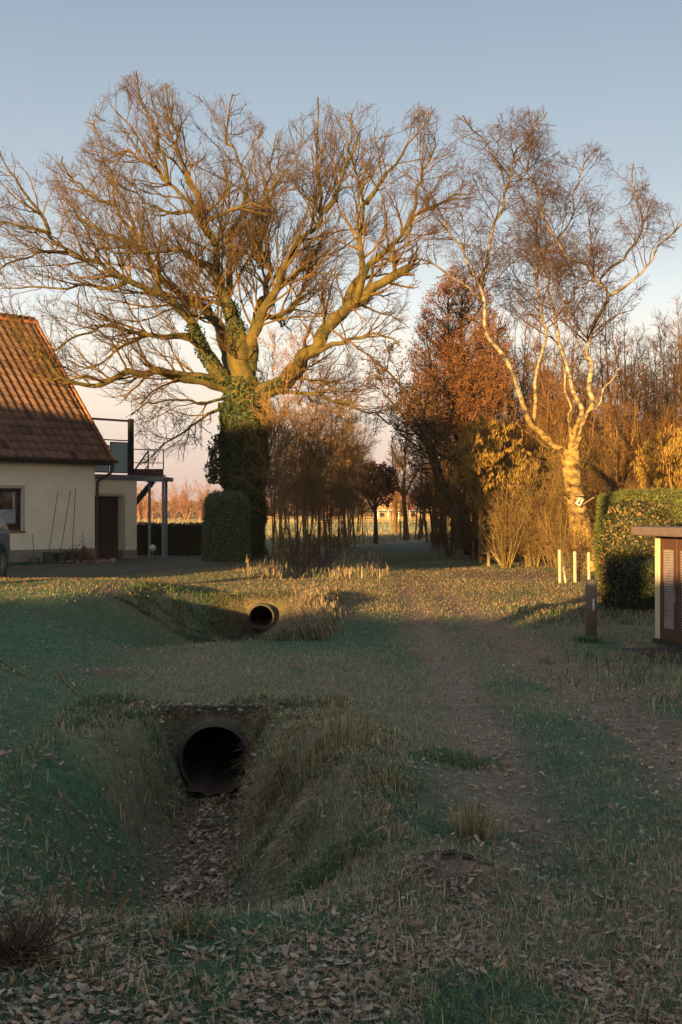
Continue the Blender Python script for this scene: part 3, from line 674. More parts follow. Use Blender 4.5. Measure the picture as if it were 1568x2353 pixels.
add(c6([(200, 500), (250, 410), (320, 340), (370, 260), (430, 180), (490, 110)]), 6.5, 2, -1, -2.5)
add(c6([(150, 935), (190, 800), (250, 740), (330, 660), (380, 590), (470, 520), (560, 480), (650, 450)]), 12, 3, -3, -4)
add(c6([(380, 590), (420, 500), (430, 400), (480, 300), (500, 210)]), 6, 2, -3.4, -1)
add(c5([(1125, 1150), (1230, 1170), (1330, 1060), (1360, 960), (1400, 900), (1480, 880), (1568, 800)]), 8, 2.2, .4, 5)
add(c5([(880, 1265), (780, 1240), (680, 1245), (600, 1235), (520, 1210), (430, 1220), (330, 1250), (250, 1300)]), 11, 3, 0, -2.5)
add(c5([(640, 1240), (560, 1290), (480, 1330), (400, 1400), (330, 1370)]), 5.5, 2.4, -.8, -2)
add(c5([(560, 1010), (460, 1040), (350, 1030), (250, 1042), (150, 1035), (40, 1030)]), 6.5, 2.2, -2.5, -1)
add(c5([(300, 880), (200, 880), (100, 905), (0, 945)]), 5.5, 2.4, -3.5, -5.5)
add(c5([(640, 870), (560, 830), (500, 800), (430, 780), (370, 750), (340, 705), (280, 700)]), 6.5, 2.3, 2, 4)
add(c5([(510, 660), (440, 650), (380, 600), (310, 540), (270, 460)]), 5, 2.2, 3, 5)
add(c5([(945, 950), (920, 930), (850, 900), (760, 870), (680, 870), (600, 890), (520, 890), (450, 850)]), 8, 2.3, -.7, -4)
add(c5([(890, 700), (800, 700), (700, 680), (640, 660), (580, 620), (500, 580)]), 5.5, 2.2, -1, -3)
add(c5([(690, 500), (620, 470), (540, 440), (450, 400), (400, 300)]), 5, 2, -1.2, .5)
add(c5([(915, 740), (960, 710), (1060, 685), (1150, 660), (1230, 560), (1290, 450)]), 6, 2, -1, -4)
add(c5([(220, 800), (180, 700), (100, 600), (30, 520), (0, 450)]), 6, 2.2, -4, -5)
add(cA([(780, 1020), (1000, 1040), (1180, 1100), (1320, 1150), (1450, 1150), (1568, 1270)]), 6, 2.2, 0, -4)
add([(520, 935), (500, 941), (460, 967), (417, 994), (367, 1024), (345, 1060)], 5, 1.8, 0, -3)
add([(520, 915), (467, 927), (400, 921), (350, 924), (300, 954)], 4.5, 1.8, 0, -4)
OENV = [(-90, 420), (-40, 330), (25, 345), (60, 400), (108, 335), (150, 380), (190, 330), (196, 262), (245, 205), (310, 158), (345, 190), (400, 190), (455, 215), (490, 232), (515, 215), (565, 215), (600, 280), (640, 310), (680, 265), (735, 225), (790, 258), (845, 232), (880, 250), (960, 240), (1015, 255), (1000, 325), (1050, 335), (1090, 410), (1095, 480), (1050, 530), (970, 560), (965, 620), (955, 700), (930, 790), (860, 840), (780, 900), (700, 930), (640, 900), (560, 840), (500, 870), (430, 900), (330, 905), (240, 900), (150, 885), (60, 850), (0, 770), (-90, 720)]
OENV2 = OENV[:-13] + [(900, 800), (930, 1000), (860, 1010), (760, 940), (660, 905), (600, 850), (520, 880), (485, 1000), (420, 1060), (320, 1075), (300, 930), (220, 905), (60, 860), (-90, 800)]
def radial(c, w, up): return lambda p: unit(p - np.array(c)) * w + np.array((0, 0, up))
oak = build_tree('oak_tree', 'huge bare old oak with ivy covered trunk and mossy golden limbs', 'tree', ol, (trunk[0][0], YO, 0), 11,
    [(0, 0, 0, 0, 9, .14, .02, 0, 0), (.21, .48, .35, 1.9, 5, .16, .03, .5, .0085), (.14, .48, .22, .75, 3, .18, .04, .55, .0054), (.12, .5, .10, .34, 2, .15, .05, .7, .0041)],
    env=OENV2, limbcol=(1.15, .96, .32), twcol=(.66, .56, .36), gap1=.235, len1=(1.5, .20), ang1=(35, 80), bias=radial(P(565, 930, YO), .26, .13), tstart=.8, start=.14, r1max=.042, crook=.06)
# ivy: leaves in lumpy layers round the trunk and the limb roots
g = np.random.default_rng(21)
def ivy(lines, n, thick, size, seed):
    g = np.random.default_rng(seed); pts = []; nr = []
    L = np.concatenate([resample(l, .06) for l in lines]); wgt = L[:, 3] + thick; k = g.choice(len(L), n, p=wgt / wgt.sum())
    an = g.uniform(0, 2 * np.pi, n); c = L[k]; lump = fbm(an * 1.6, c[:, 2] * 1.3, seed, 3); lump2 = fbm(an * 5, c[:, 2] * 4, seed + 3, 2)
    rr = c[:, 3] + thick * (.35 + 1.5 * (lump - .40) + .6 * (lump2 - .5)) * np.sqrt(g.random(n)) 
    d = np.stack([np.cos(an), np.sin(an), np.zeros(n)], 1); keep = lump + lump2 * .6 > .42
    p = c[:, :3] + d * rr[:, None]; return p[keep], d[keep]
low = trunk[:5].copy()
p, d = ivy([low], 46000, .42, .1, 31)
p2, d2 = ivy([ol[1][:3], ol[11][:4], ol[2][:5], ol[4][:3], trunk[4:6]], 6000, .2, .08, 32)
p3, d3 = ivy([np.array([np.append(P(505, 1110, YO - .2), .25), np.append(P(500, 1060, YO - .2), .2), np.append(P(520, 1000, YO - .2), .25)])], 2500, .4, .1, 33)
p = np.concatenate([p, p2, p3]); d = np.concatenate([d, d2, d3]); n = len(p)
pal = np.array([(.036, .055, .018), (.055, .075, .022), (.085, .088, .024), (.022, .036, .014)]); c = pal[g.integers(0, 4, n)] * (1 + g.normal(0, .25, (n, 1)))
B = Acc(); B.add(*quads(p, .085 * g.uniform(.6, 1.4, n), np.clip(c, .005, 1), g, .9, nrm=d)); iv = B.build('ivy', M['gleaf'], oak)

# ---- birch with several stems
YB = 34.0; bl = []
bt = line([(1352, 1312, 31), (1345, 1260, 27), (1330, 1195, 24), (1320, 1130, 22), (1312, 1080, 21), (1311, 1035, 20)], YB, 0, 0); bl.append(bt)
def addb(pts, r0, r1, a, b): bl.append(line(c6(pts), YB, a, b, rs=(r0 * .66, r1)))
addb([(1085, 1590), (1050, 1555), (1010, 1540), (950, 1490), (910, 1420), (880, 1340), (850, 1260), (810, 1180), (760, 1110), (720, 1040), (710, 950), (695, 850), (640, 760), (590, 660), (540, 580), (480, 480), (440, 400)], 13, 1.8, 0, -1.5)
addb([(702, 920), (640, 860), (590, 810), (500, 760), (430, 735)], 4.5, 1.8, -.9, -2)
addb([(925, 1440), (932, 1320), (960, 1150), (980, 1050), (960, 970), (935, 900), (930, 800), (960, 720), (1010, 650), (1060, 600), (1110, 520), (1120, 420), (1130, 330)], 7, 1.6, 0, 1.5)
addb([(697, 850), (730, 740), (740, 650), (770, 550), (800, 420), (830, 330), (870, 240), (930, 160), (960, 100)], 6.5, 1.6, -.9, .2)
addb([(800, 420), (780, 330), (740, 250), (680, 190), (620, 140)], 3.5, 1.4, -.4, -1.5)
addb([(1085, 1590), (1100, 1480), (1140, 1385), (1095, 1290), (1062, 1200), (1030, 1100), (1010, 1000), (1000, 880), (985, 780), (960, 700), (920, 600), (880, 480)], 11, 1.7, 0, 2.5)
addb([(1085, 1590), (1130, 1500), (1165, 1420), (1172, 1300), (1160, 1180), (1180, 1050), (1220, 960), (1255, 895), (1210, 830), (1150, 780), (1090, 740), (1050, 680), (980, 580), (940, 480), (900, 350)], 12, 1.6, 0, -1)
addb([(1255, 895), (1330, 850), (1400, 800), (1430, 710), (1500, 650), (1550, 590), (1600, 540)], 5.5, 1.6, -.4, -1.5)
addb([(1215, 820), (1260, 770), (1320, 730), (1370, 660), (1390, 560), (1370, 470), (1340, 330)], 5, 1.5, -.4, 1.5)
addb([(1010, 1000), (1090, 920), (1130, 860), (1200, 800)], 3, 1.4, 1, 2)
addb([(1160, 1180), (1100, 1060), (1080, 950), (1040, 860)], 3.5, 1.4, -.3, -2)
addb([(1100, 1640), (1082, 1560), (1075, 1480), (1085, 1400), (1070, 1300), (1062, 1200)], 7, 2, .5, 1.5)
addb([(1100, 1640), (1118, 1540), (1130, 1450), (1190, 1360), (1240, 1290), (1290, 1200)], 6, 1.6, .3, -1)
addb([(1075, 1640), (1040, 1560), (980, 1560), (900, 1480), (840, 1450)], 5, 1.4, 0, -1.5)
BENV = c6([(360, 360), (470, 250), (600, 110), (720, 150), (830, 65), (960, 80), (1020, 190), (1050, 290), (1180, 215), (1290, 330), (1400, 320), (1450, 470), (1560, 500), (1540, 690), (1440, 740), (1430, 880), (1330, 1020), (1220, 1100), (1000, 1050), (850, 1000), (600, 860), (430, 760), (400, 560)])
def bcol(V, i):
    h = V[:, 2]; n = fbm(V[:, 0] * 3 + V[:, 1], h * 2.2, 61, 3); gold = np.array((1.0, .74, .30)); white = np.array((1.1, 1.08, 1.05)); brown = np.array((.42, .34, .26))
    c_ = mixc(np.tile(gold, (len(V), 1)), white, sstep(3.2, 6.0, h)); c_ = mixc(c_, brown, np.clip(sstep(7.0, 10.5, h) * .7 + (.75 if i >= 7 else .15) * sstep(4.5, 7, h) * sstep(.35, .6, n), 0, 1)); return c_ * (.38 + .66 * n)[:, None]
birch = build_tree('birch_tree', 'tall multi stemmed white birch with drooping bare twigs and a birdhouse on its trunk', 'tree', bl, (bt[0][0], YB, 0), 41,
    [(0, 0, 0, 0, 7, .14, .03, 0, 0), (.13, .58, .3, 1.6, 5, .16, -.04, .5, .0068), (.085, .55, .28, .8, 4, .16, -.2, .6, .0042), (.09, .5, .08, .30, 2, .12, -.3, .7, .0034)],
    env=BENV, barkm='birch', twcol=(.62, .48, .48), limbcol=(.8, .62, .45), k=8, limbname='stem', colf=bcol, gap1=.19, len1=(1.1, .15), ang1=(35, 80), bias=radial(P(1310, 1100, YB), .2, .08), r1max=.03, tstart=.97, start=.3, crook=.06)

# ---- generic trees from a picture outline
def outline_tree(name, label, cat, lines, poly, Y0, seed, lv=None, s=1.0, **kw):
    ls = [line(l, Y0, a, b, rs=r) for l, r, a, b in lines]; b = ls[0][0]
    lv = lv or [(0, 0, 0, 0, 7, .14, .03, 0, 0), (.15 * s, .5, .3 * s, 1.3 * s, 4, .16, .03, .6, .008 * s), (.11 * s, .5, .2 * s, .55 * s, 3, .17, .02, .62, .0055 * s)]
    return build_tree(name, label, cat, ls, (b[0], b[1], 0), seed, lv, env=poly, **dict(dict(barkm='bark', gap1=.2 * s, len1=(1.0 * s, .25), ang1=(35, 80), bias=lambda p: np.array((0, 0, .18)), r1max=.035 * s, tstart=.3, start=.1), **kw))
BRL = [(.15, .06, .03), (.20, .075, .035), (.10, .045, .025)]
DKL = [(.07, .035, .03), (.10, .045, .035), (.05, .028, .022)]
BK = (.16, .115, .07)
outline_tree('beech_tree', 'reddish brown dense tree behind the long white birch stem', 'tree',
    [([(1075, 1275), (1072, 1100), (1065, 900), (1060, 720)], (9, 3), 0, 0), ([(1072, 1120), (1010, 950), (985, 800)], (5, 2), 0, -1), ([(1070, 1080), (1130, 930), (1145, 760)], (5, 2), 0, 1), ([(1068, 1000), (1030, 820), (1030, 690)], (4, 2), 0, 1)],
    [(950, 760), (975, 680), (1040, 610), (1110, 620), (1160, 720), (1190, 850), (1180, 1000), (1150, 1180), (1030, 1200), (985, 1080), (940, 950)], 46, 51, limbcol=BK, twcol=(1.9, 1.05, .6), len1=(1.7, .25), gap1=.13, leaves=(48000, .055, [(.24, .115, .04), (.29, .145, .05), (.17, .085, .035)]))
outline_tree('brown_leaf_oak', 'leaning dark tree keeping its brown leaves at the right edge of the lane', 'tree',
    [([(1062, 1262), (1050, 1190), (1012, 1120), (992, 1050), (965, 980)], (10, 5), 0, 0), ([(1000, 1080), (960, 940), (900, 860), (850, 820)], (5, 2), 0, -1), ([(1040, 1170), (1000, 1040), (1000, 930)], (5, 2), 0, 1), ([(985, 1030), (930, 960), (880, 900)], (4, 1.6), 0, 1.5)],
    [(830, 860), (850, 790), (930, 780), (1000, 860), (1030, 960), (1030, 1100), (980, 1140), (930, 1060), (890, 980), (850, 930)], 43, 52, limbcol=(.5, .42, .3), twcol=(.8, .65, .5), len1=(1.1, .25), leaves=(5200, .08, [(.15, .075, .045), (.22, .11, .055), (.11, .06, .04)]))
outline_tree('beech_sapling', 'small round tree with rusty leaves on the left at the end of the lane', 'tree',
    [([(864, 1250), (864, 1200), (862, 1150), (858, 1100)], (5.5, 2.5), 0, 0), ([(863, 1180), (835, 1130)], (3, 1.4), 0, -1), ([(863, 1170), (890, 1110)], (3, 1.4), 0, 1)],
    [(800, 1130), (815, 1080), (850, 1060), (905, 1075), (915, 1130), (900, 1170), (830, 1180)], 64, 53, s=1.4, limbcol=(.9, .7, .4), twcol=(1.1, .7, .5), leaves=(5200, .13, [(.30, .13, .05), (.22, .10, .045), (.14, .07, .04)]))
outline_tree('field_tree', 'slender bare tree on the right at the end of the lane', 'tree',
    [([(934, 1242), (932, 1190), (928, 1140), (930, 1060), (935, 1000)], (7.5, 2), 0, 0), ([(930, 1150), (905, 1090), (900, 1020)], (3, 1.2), 0, -1), ([(930, 1140), (960, 1080), (975, 1020)], (3, 1.2), 0, 1)],
    [(880, 1110), (890, 1000), (930, 950), (990, 1000), (1000, 1100), (960, 1140), (900, 1150)], 72, 54, s=1.4, limbcol=(1.4, 1.1, .6), twcol=(1.2, 1.0, .7))
CAT = [(.40, .25, .04), (.32, .19, .03), (.48, .31, .07)]
outline_tree('hazel_shrub', 'hazel hung with yellow catkins left of the birch trunk', 'shrub',
    [([(1104, 1292), (1105, 1240), (1103, 1180), (1100, 1100)], (5, 2.5), 0, 0), ([(1103, 1190), (1070, 1090), (1060, 1010)], (3, 1.2), 0, -1), ([(1103, 1170), (1140, 1080), (1150, 1000)], (3, 1.2), 0, .6), ([(1103, 1150), (1110, 1060), (1090, 980)], (3, 1.2), 0, -.5)],
    [(1025, 1080), (1040, 990), (1100, 950), (1190, 980), (1240, 1050), (1230, 1130), (1180, 1190), (1110, 1200), (1050, 1160)], 38, 55, s=.9, limbcol=(1.6, 1.2, .6), twcol=(1.4, 1.05, .6), len1=(.9, .3), catkins=(9500, .09, .014, CAT))
outline_tree('hazel_shrub', 'hazel hung with yellow catkins above the clipped hedge at the right border', 'shrub',
    [([(1560, 1260), (1555, 1180), (1540, 1100), (1520, 1030)], (5, 2), 0, 0), ([(1555, 1180), (1500, 1110), (1470, 1050)], (3, 1.2), 0, -1), ([(1556, 1190), (1580, 1090), (1570, 1000)], (3, 1.2), 0, 1)],
    [(1460, 1100), (1465, 1010), (1520, 980), (1620, 970), (1660, 1100), (1560, 1160), (1480, 1140)], 30, 56, s=.75, limbcol=(1.6, 1.2, .6), twcol=(1.4, 1.05, .6), len1=(.8, .3), catkins=(5200, .075, .012, CAT))
# golden bushes under the birch: fans of thin stems
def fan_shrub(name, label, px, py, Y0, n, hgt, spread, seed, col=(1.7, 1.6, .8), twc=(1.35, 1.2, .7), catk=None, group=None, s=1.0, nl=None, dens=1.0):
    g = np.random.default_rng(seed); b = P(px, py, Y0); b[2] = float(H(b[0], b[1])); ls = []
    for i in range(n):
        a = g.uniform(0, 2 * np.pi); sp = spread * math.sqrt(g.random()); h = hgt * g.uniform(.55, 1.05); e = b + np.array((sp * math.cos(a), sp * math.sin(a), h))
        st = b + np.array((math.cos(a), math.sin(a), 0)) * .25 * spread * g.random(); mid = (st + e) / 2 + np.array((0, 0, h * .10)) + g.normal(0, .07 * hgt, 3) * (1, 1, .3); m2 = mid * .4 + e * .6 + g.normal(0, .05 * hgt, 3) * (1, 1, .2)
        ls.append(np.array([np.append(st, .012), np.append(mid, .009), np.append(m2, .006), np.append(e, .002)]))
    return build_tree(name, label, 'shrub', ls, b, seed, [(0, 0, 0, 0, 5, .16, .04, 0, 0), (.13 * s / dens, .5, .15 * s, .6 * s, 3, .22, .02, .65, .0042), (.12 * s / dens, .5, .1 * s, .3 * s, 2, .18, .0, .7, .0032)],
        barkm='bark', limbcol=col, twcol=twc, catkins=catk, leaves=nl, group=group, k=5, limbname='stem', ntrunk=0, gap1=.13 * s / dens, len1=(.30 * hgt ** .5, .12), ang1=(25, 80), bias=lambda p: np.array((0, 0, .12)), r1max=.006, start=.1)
GS = 'golden lit shrubs under the birch'
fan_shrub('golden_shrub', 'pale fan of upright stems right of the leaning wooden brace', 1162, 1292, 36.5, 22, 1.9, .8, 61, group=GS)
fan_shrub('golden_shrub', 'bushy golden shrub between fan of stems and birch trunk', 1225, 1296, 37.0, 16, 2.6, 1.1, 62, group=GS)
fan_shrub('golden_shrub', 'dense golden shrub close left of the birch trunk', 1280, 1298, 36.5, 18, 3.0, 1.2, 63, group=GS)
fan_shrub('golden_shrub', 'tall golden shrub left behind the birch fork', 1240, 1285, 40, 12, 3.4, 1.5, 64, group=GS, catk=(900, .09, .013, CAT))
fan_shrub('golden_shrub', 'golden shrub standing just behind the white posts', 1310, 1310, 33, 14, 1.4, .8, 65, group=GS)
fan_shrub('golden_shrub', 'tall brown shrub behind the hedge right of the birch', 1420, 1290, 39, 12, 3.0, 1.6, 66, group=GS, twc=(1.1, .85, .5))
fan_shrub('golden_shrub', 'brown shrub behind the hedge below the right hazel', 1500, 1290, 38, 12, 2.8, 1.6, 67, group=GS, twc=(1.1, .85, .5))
fan_shrub('bramble_thicket', 'low tangled brown thicket at the foot of the leaning dark tree', 1035, 1268, 46, 26, 1.9, 1.6, 68, col=(.8, .5, .3), twc=(.8, .52, .38))
fan_shrub('bramble_thicket', 'rust coloured dense thicket between dark tree and wooden post', 1095, 1275, 44, 26, 2.3, 1.3, 69, col=(1.2, .6, .3), twc=(1.3, .65, .35))
fan_shrub('bramble_thicket', 'dark thicket under the thin stems left of the lane', 690, 1290, 41, 18, 1.4, 1.1, 70, col=(1.1, .85, .55), twc=(1.05, .8, .55))
fan_shrub('bramble_thicket', 'dark thicket further along the left edge of the lane', 760, 1268, 50, 18, 1.5, 1.4, 71, col=(1.1, .85, .55), twc=(1.05, .75, .55))

gsh = [o for o in bpy.data.objects if o.name.startswith('golden_shrub') and o.get('group')]
for i, (px, Yc, s, lab) in enumerate([(1160, 42, 1.7, 'tall brushy shrub left of the long white birch stem'), (1215, 44, 1.9, 'tall brushy shrub rising behind the birch fork'), (1275, 41, 1.6, 'tall brushy shrub showing between birch trunk and long left stem'), (1345, 43, 1.9, 'tall brushy shrub close behind the birch trunk'), (1400, 41, 1.5, 'tall brushy shrub over the left end of the clipped hedge'), (1460, 43, 1.7, 'tall brushy shrub over the middle of the clipped hedge'), (1540, 42, 1.7, 'tall brushy shrub behind the catkins over the hedge')]):
    x = (px - 784) / F * Yc; copy_tree(gsh[(i * 2 + 1) % 4], (x, Yc, float(H(x, Yc))), 1.3 * i, s * [1, .9, .75, .62][(i * 2 + 1) % 4], lab, 'tall brush behind the birch')
# thin trees: a few kinds, copied
def proto_tree(seed, h, spread, col, twc, stems=3, r0=.09, loc=(0, 0, 0), low=.35, name='thin_tree', label='', group=None, lean=.6, s=1.0, lenf=.2, gap=.3, up=.12):
    g = np.random.default_rng(seed); b = np.array(loc, float); ls = []
    for i in range(stems):
        a = g.uniform(0, 6.28); sp = spread * .6 * g.random(); hh = h * g.uniform(.75, 1); e = b + np.array((sp * math.cos(a), sp * math.sin(a), hh))
        st = b + (0 if i == 0 else .3) * np.array((math.cos(a), math.sin(a), 0)); m1 = st * .66 + e * .34 + g.normal(0, lean * .3, 3) * (1, 1, .2); m2 = st * .33 + e * .67 + g.normal(0, lean * .4, 3) * (1, 1, .2)
        rr = r0 * g.uniform(.6, 1); ls.append(np.array([np.append(st, rr), np.append(m1, rr * .75), np.append(m2, rr * .45), np.append(e, rr * .12)]))
    return build_tree(name, label, 'tree', ls, b, seed, [(0, 0, 0, 0, 7, .15, .03, 0, 0), (.15 * s, .5, .3 * s, 1.6 * s, 4, .17, .03, .55, .008 * s), (.11 * s, .5, .2 * s, .7 * s, 3, .17, .03, .6, .0056 * s)],
        barkm='bark', limbcol=col, twcol=twc, k=6, group=group, gap1=gap * s, len1=(.085 * h, lenf), ang1=(35, 80), bias=lambda p: np.array((0, 0, up)), r1max=.035 * s, start=low, ntrunk=1, tstart=low)
def gl(px, Y0): x = (px - 784) / F * Y0; return (x, Y0, float(H(x, Y0)) - .05)
GL = 'thin trees in the copse left of the lane'
pr = []
for i in range(4):
    pr.append(proto_tree(80 + i, 7.8, 1.5, (2.4, 2.0, 1.35), (2.0, 1.65, 1.2), stems=4, r0=.045, lean=.9, loc=gl([660, 700, 735, 628][i], [42, 45, 50, 47][i]), name='copse_tree', group=GL, low=.22, gap=.22,
        label=['several brown stems rising together right beside the ivy trunk', 'bundle of curved thin stems in front of the copse', 'slanting thin stems in the middle of the copse', 'thin stems half hidden behind the ivy trunk'][i]))
spots = [(680, 52), (720, 56), (758, 54), (775, 60), (800, 66), (745, 68), (700, 66), (650, 60), (790, 76), (720, 80), (815, 74), (600, 56), (838, 88), (800, 58), (825, 66)]
for i, (px, Yc) in enumerate(spots):
    copy_tree(pr[i % 4], gl(px, Yc), random.uniform(0, 6), random.uniform(.8, 1.15), 'thin bare tree ' + ('in the second row of the left copse' if Yc < 62 else 'at the back of the left copse') + (' by the ivy' if px < 710 else ' by the lane'), GL)
GR = 'bare trees behind the birch and hedge'
pq = [proto_tree(90, 9.5, 2.8, (1.5, 1.15, .5), (1.45, 1.0, .52), stems=5, loc=gl(1225, 48), name='background_tree', group=GR, label='tall bare tree behind the birch stems left of its fork', low=.2, r0=.11),
      proto_tree(91, 8.8, 3.0, (1.4, 1.1, .5), (1.35, .95, .5), stems=5, loc=gl(1420, 46), name='background_tree', group=GR, label='bare tree just right of the birch above the hedge', low=.2, r0=.10),
      proto_tree(92, 8.2, 3.0, (1.3, 1.0, .5), (1.25, .9, .5), stems=5, loc=gl(1545, 44), name='background_tree', group=GR, label='bare tree at the right border behind the catkin hazel', low=.2, r0=.10)]
for i, (px, Yc, s) in enumerate([(1150, 54, 1.1), (1290, 52, 1.05), (1350, 50, .95), (1480, 52, 1.0), (1590, 52, 1.1), (1180, 66, 1.2), (1390, 62, 1.1), (1260, 60, .95), (1500, 64, 1.1), (1010, 60, .8), (1120, 68, 1.0), (1180, 42.5, .72), (1265, 44, .80), (1395, 42, .74), (1460, 43.5, .80), (1330, 47, .9), (1080, 50, .85), (1110, 58, .95), (1210, 56, 1.0), (1320, 58, 1.0), (1440, 49, .85), (1540, 48, .9), (1560, 58, 1.0), (1160, 47, .8), (1050, 56, .8), (1230, 50, .75), (1370, 54, .8), (990, 70, .8), (960, 78, .85), (1020, 84, .95), (905, 98, .8), (1140, 60, 1.05), (1250, 64, 1.15), (1300, 50, .8), (1500, 55, 1.0), (1410, 58, 1.05)]):
    copy_tree(pq[i % 3], gl(px, Yc), random.uniform(0, 6), s, ('near' if Yc < 49 else 'deeper') + ' bare tree in the belt ' + ('between the rusty beech and the dark leaning tree' if px < 1100 else 'left of the birch trunk' if px < 1240 else 'directly behind the birch stems' if px < 1360 else 'behind the hedge right of the birch' if px < 1470 else 'at the right border behind the yellow hazel'), GR)
# trees far across the field
GF = 'trees far across the field'
pf = [proto_tree(95, 10.5, 5.5, (2.4, 1.5, .9), (1.9, 1.25, .9), stems=5, loc=gl(428, 300), name='far_tree', group=GF, label='broad spreading bare tree alone on the far side of the field', low=.15, r0=.22, s=2.4, lenf=.4, up=.25, gap=.2),
      proto_tree(96, 8, 3.5, (2.4, 1.5, .8), (1.9, 1.2, .7), stems=4, loc=gl(350, 280), name='far_tree', group=GF, label='golden lit far tree framed by the steel posts', low=.12, r0=.14, s=2.2, lenf=.3, gap=.2)]
for i, (px, Yc, s) in enumerate([(322, 300, .9), (375, 320, 1.0), (400, 350, 1.0), (462, 310, 1.05), (480, 330, 1.1), (335, 350, 1.1), (640, 330, 1.1), (700, 340, 1.2), (760, 330, 1.0), (820, 345, 1.1), (870, 420, 1.1), (950, 430, 1.2), (1010, 400, 1.1), (840, 300, .7), (590, 320, 1.1), (290, 330, 1.0)]):
    copy_tree(pf[i % 2], gl(px, Yc), random.uniform(0, 6), s, 'pale bare far tree ' + ('seen under the steel landing across the field' if px < 390 else 'seen between steel posts and clipped bush' if px < 500 else 'glimpsed through the copse stems' if px < 800 else 'above the far farmhouse'), GF)
# the far wood as one mass
g = np.random.default_rng(99); n = 42000; x = g.uniform(-150, 170, n); yy = g.uniform(430, 480, n); hh = 5.0 + 4 * fbm(x * .05, x * 0, 77, 3); zz = hh * g.random(n)
B = Acc(); B.add(*quads(np.stack([x, yy, zz], 1), g.uniform(.5, 1.4, n), np.clip(np.array((.16, .09, .055)) * (1 + g.normal(0, .3, (n, 1))), .01, 1), g, .7)); tag(B.build('far_wood', M['leaf']), 'brown mass of bare woodland on the horizon', 'wood', kind='stuff')
# ================================================================ pipes
def pipe(p, label, ln=2.6):
    r = empty('drain_pipe', (p['x'], p['y'], p['z']), label, 'pipe'); k = 40; m = MB(); an = np.arange(k) * 2 * np.pi / k
    def ring(rad, y): return np.stack([p['x'] + rad * np.cos(an), np.full(k, y), p['z'] + rad * np.sin(an)], 1)
    V = np.concatenate([ring(p['ro'], p['y'] + ln), ring(p['ro'], p['y'] + .012), ring(p['ro'] - .012, p['y']), ring(p['ri'] + .01, p['y']), ring(p['ri'], p['y'] + .012), ring(p['ri'], p['y'] + .1)])
    Fs = [(i * k + j, i * k + (j + 1) % k, (i + 1) * k + (j + 1) % k, (i + 1) * k + j) for i in range(5) for j in range(k)]
    m.add(V, Fs); m.build('rim', M['concrete'], r, smooth=True)
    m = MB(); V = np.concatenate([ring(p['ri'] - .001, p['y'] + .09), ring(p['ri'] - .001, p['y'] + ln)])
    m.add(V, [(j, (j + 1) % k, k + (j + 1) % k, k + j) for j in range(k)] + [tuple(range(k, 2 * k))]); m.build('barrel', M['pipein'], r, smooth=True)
def silt(p, ln, lv):
    n = 14; V = []; hw = math.sqrt(p['ri'] ** 2 - (lv * p['ri']) ** 2) + .02
    for y_ in (p['y'] - .14, p['y'] + .4, p['y'] + ln): V += [(p['x'] + x_ * hw, y_, p['z'] - lv * p['ri'] - (.05 if y_ < p['y'] else 0) + .012 * math.sin(x_ * 9) + .05 * x_ * x_) for x_ in np.linspace(-1, 1, n)]
    m = MB(); m.add(V, [(i * n + j, i * n + j + 1, (i + 1) * n + j + 1, (i + 1) * n + j) for i in range(2) for j in range(n - 1)]); return m
pipe(PIPE1, 'wide dark drain pipe opening into the near ditch')
pipe(PIPE2, 'smaller round drain pipe with thick pale rim in the far ditch', 3.2)
for p_, o_ in ((PIPE1, 'drain_pipe'), (PIPE2, 'drain_pipe.001')): silt(p_, 2.4, .72).build('silt', M['soil'], bpy.data.objects[o_], smooth=True)
# pale stones over the near pipe
g = np.random.default_rng(3)
def stone(c, s, name='stone', label='', m='stone', grp=None, seed=0):
    g = np.random.default_rng(seed); k, q = 8, 6; V = []
    for i in range(q + 1):
        for j in range(k):
            th = math.pi * i / q; ph = 2 * math.pi * j / k; rr = s * (1 + .22 * g.normal()) if 0 < i < q else s
            V.append(np.array(c) + rr * np.array((math.sin(th) * math.cos(ph), math.sin(th) * math.sin(ph) * .9, .62 * math.cos(th))))
    Fs = [(i * k + j, (i + 1) * k + j, (i + 1) * k + (j + 1) % k, i * k + (j + 1) % k) for i in range(q) for j in range(k)]
    mb = MB(); mb.add(V, Fs); o = mb.build(name, M[m], None, c, smooth=True); tag(o, label, 'stone', grp); return o
for i, (px, py) in enumerate([(432, 1672), (440, 1664), (452, 1658), (463, 1655), (500, 1650), (511, 1648), (520, 1652), (536, 1650), (548, 1657), (556, 1662), (562, 1664), (478, 1652), (508, 1640), (494, 1634)]):
    x = (px - 784) / F * 10.35; z = float(H(x, 10.35)); stone((x, 10.2 + .1 * (i % 3), float(H(x, 10.2 + .1 * (i % 3))) + .008), random.uniform(.014, .028), label='small pale stone in the row lying over the near pipe', grp='pale stones over the near pipe', seed=i)

# ================================================================ house
th = R(47); d = np.array((math.cos(th), math.sin(th), 0)); nrm = np.array((math.sin(th), -math.cos(th), 0))   # wall direction, outward normal
HC = np.array((-8.08, 42.0, 0.0)); fr = (HC, d, nrm)
house = empty('house', HC, 'cream rendered house with steep red tiled roof at the left border', 'house')
Lw = 11.0; EZ = 3.36; dep = 8.0
wt0, wt1, wz0, wz1 = -4.35, -2.75, 1.02, 2.34
m = MB()
m.box(fr, (-Lw, wt0), (-.3, 0), (.42, EZ)); m.box(fr, (wt1, 0), (-.3, 0), (.42, EZ)); m.box(fr, (wt0, wt1), (-.3, 0), (.42, wz0)); m.box(fr, (wt0, wt1), (-.3, 0), (wz1, EZ))
m.box(fr, (-.3, 0), (-dep, -.3), (.42, EZ)); m.box(fr, (-Lw, -.3), (-dep, -dep + .3), (.42, EZ)); m.box(fr, (-Lw, -Lw + .3), (-dep + .3, -.3), (.42, EZ))
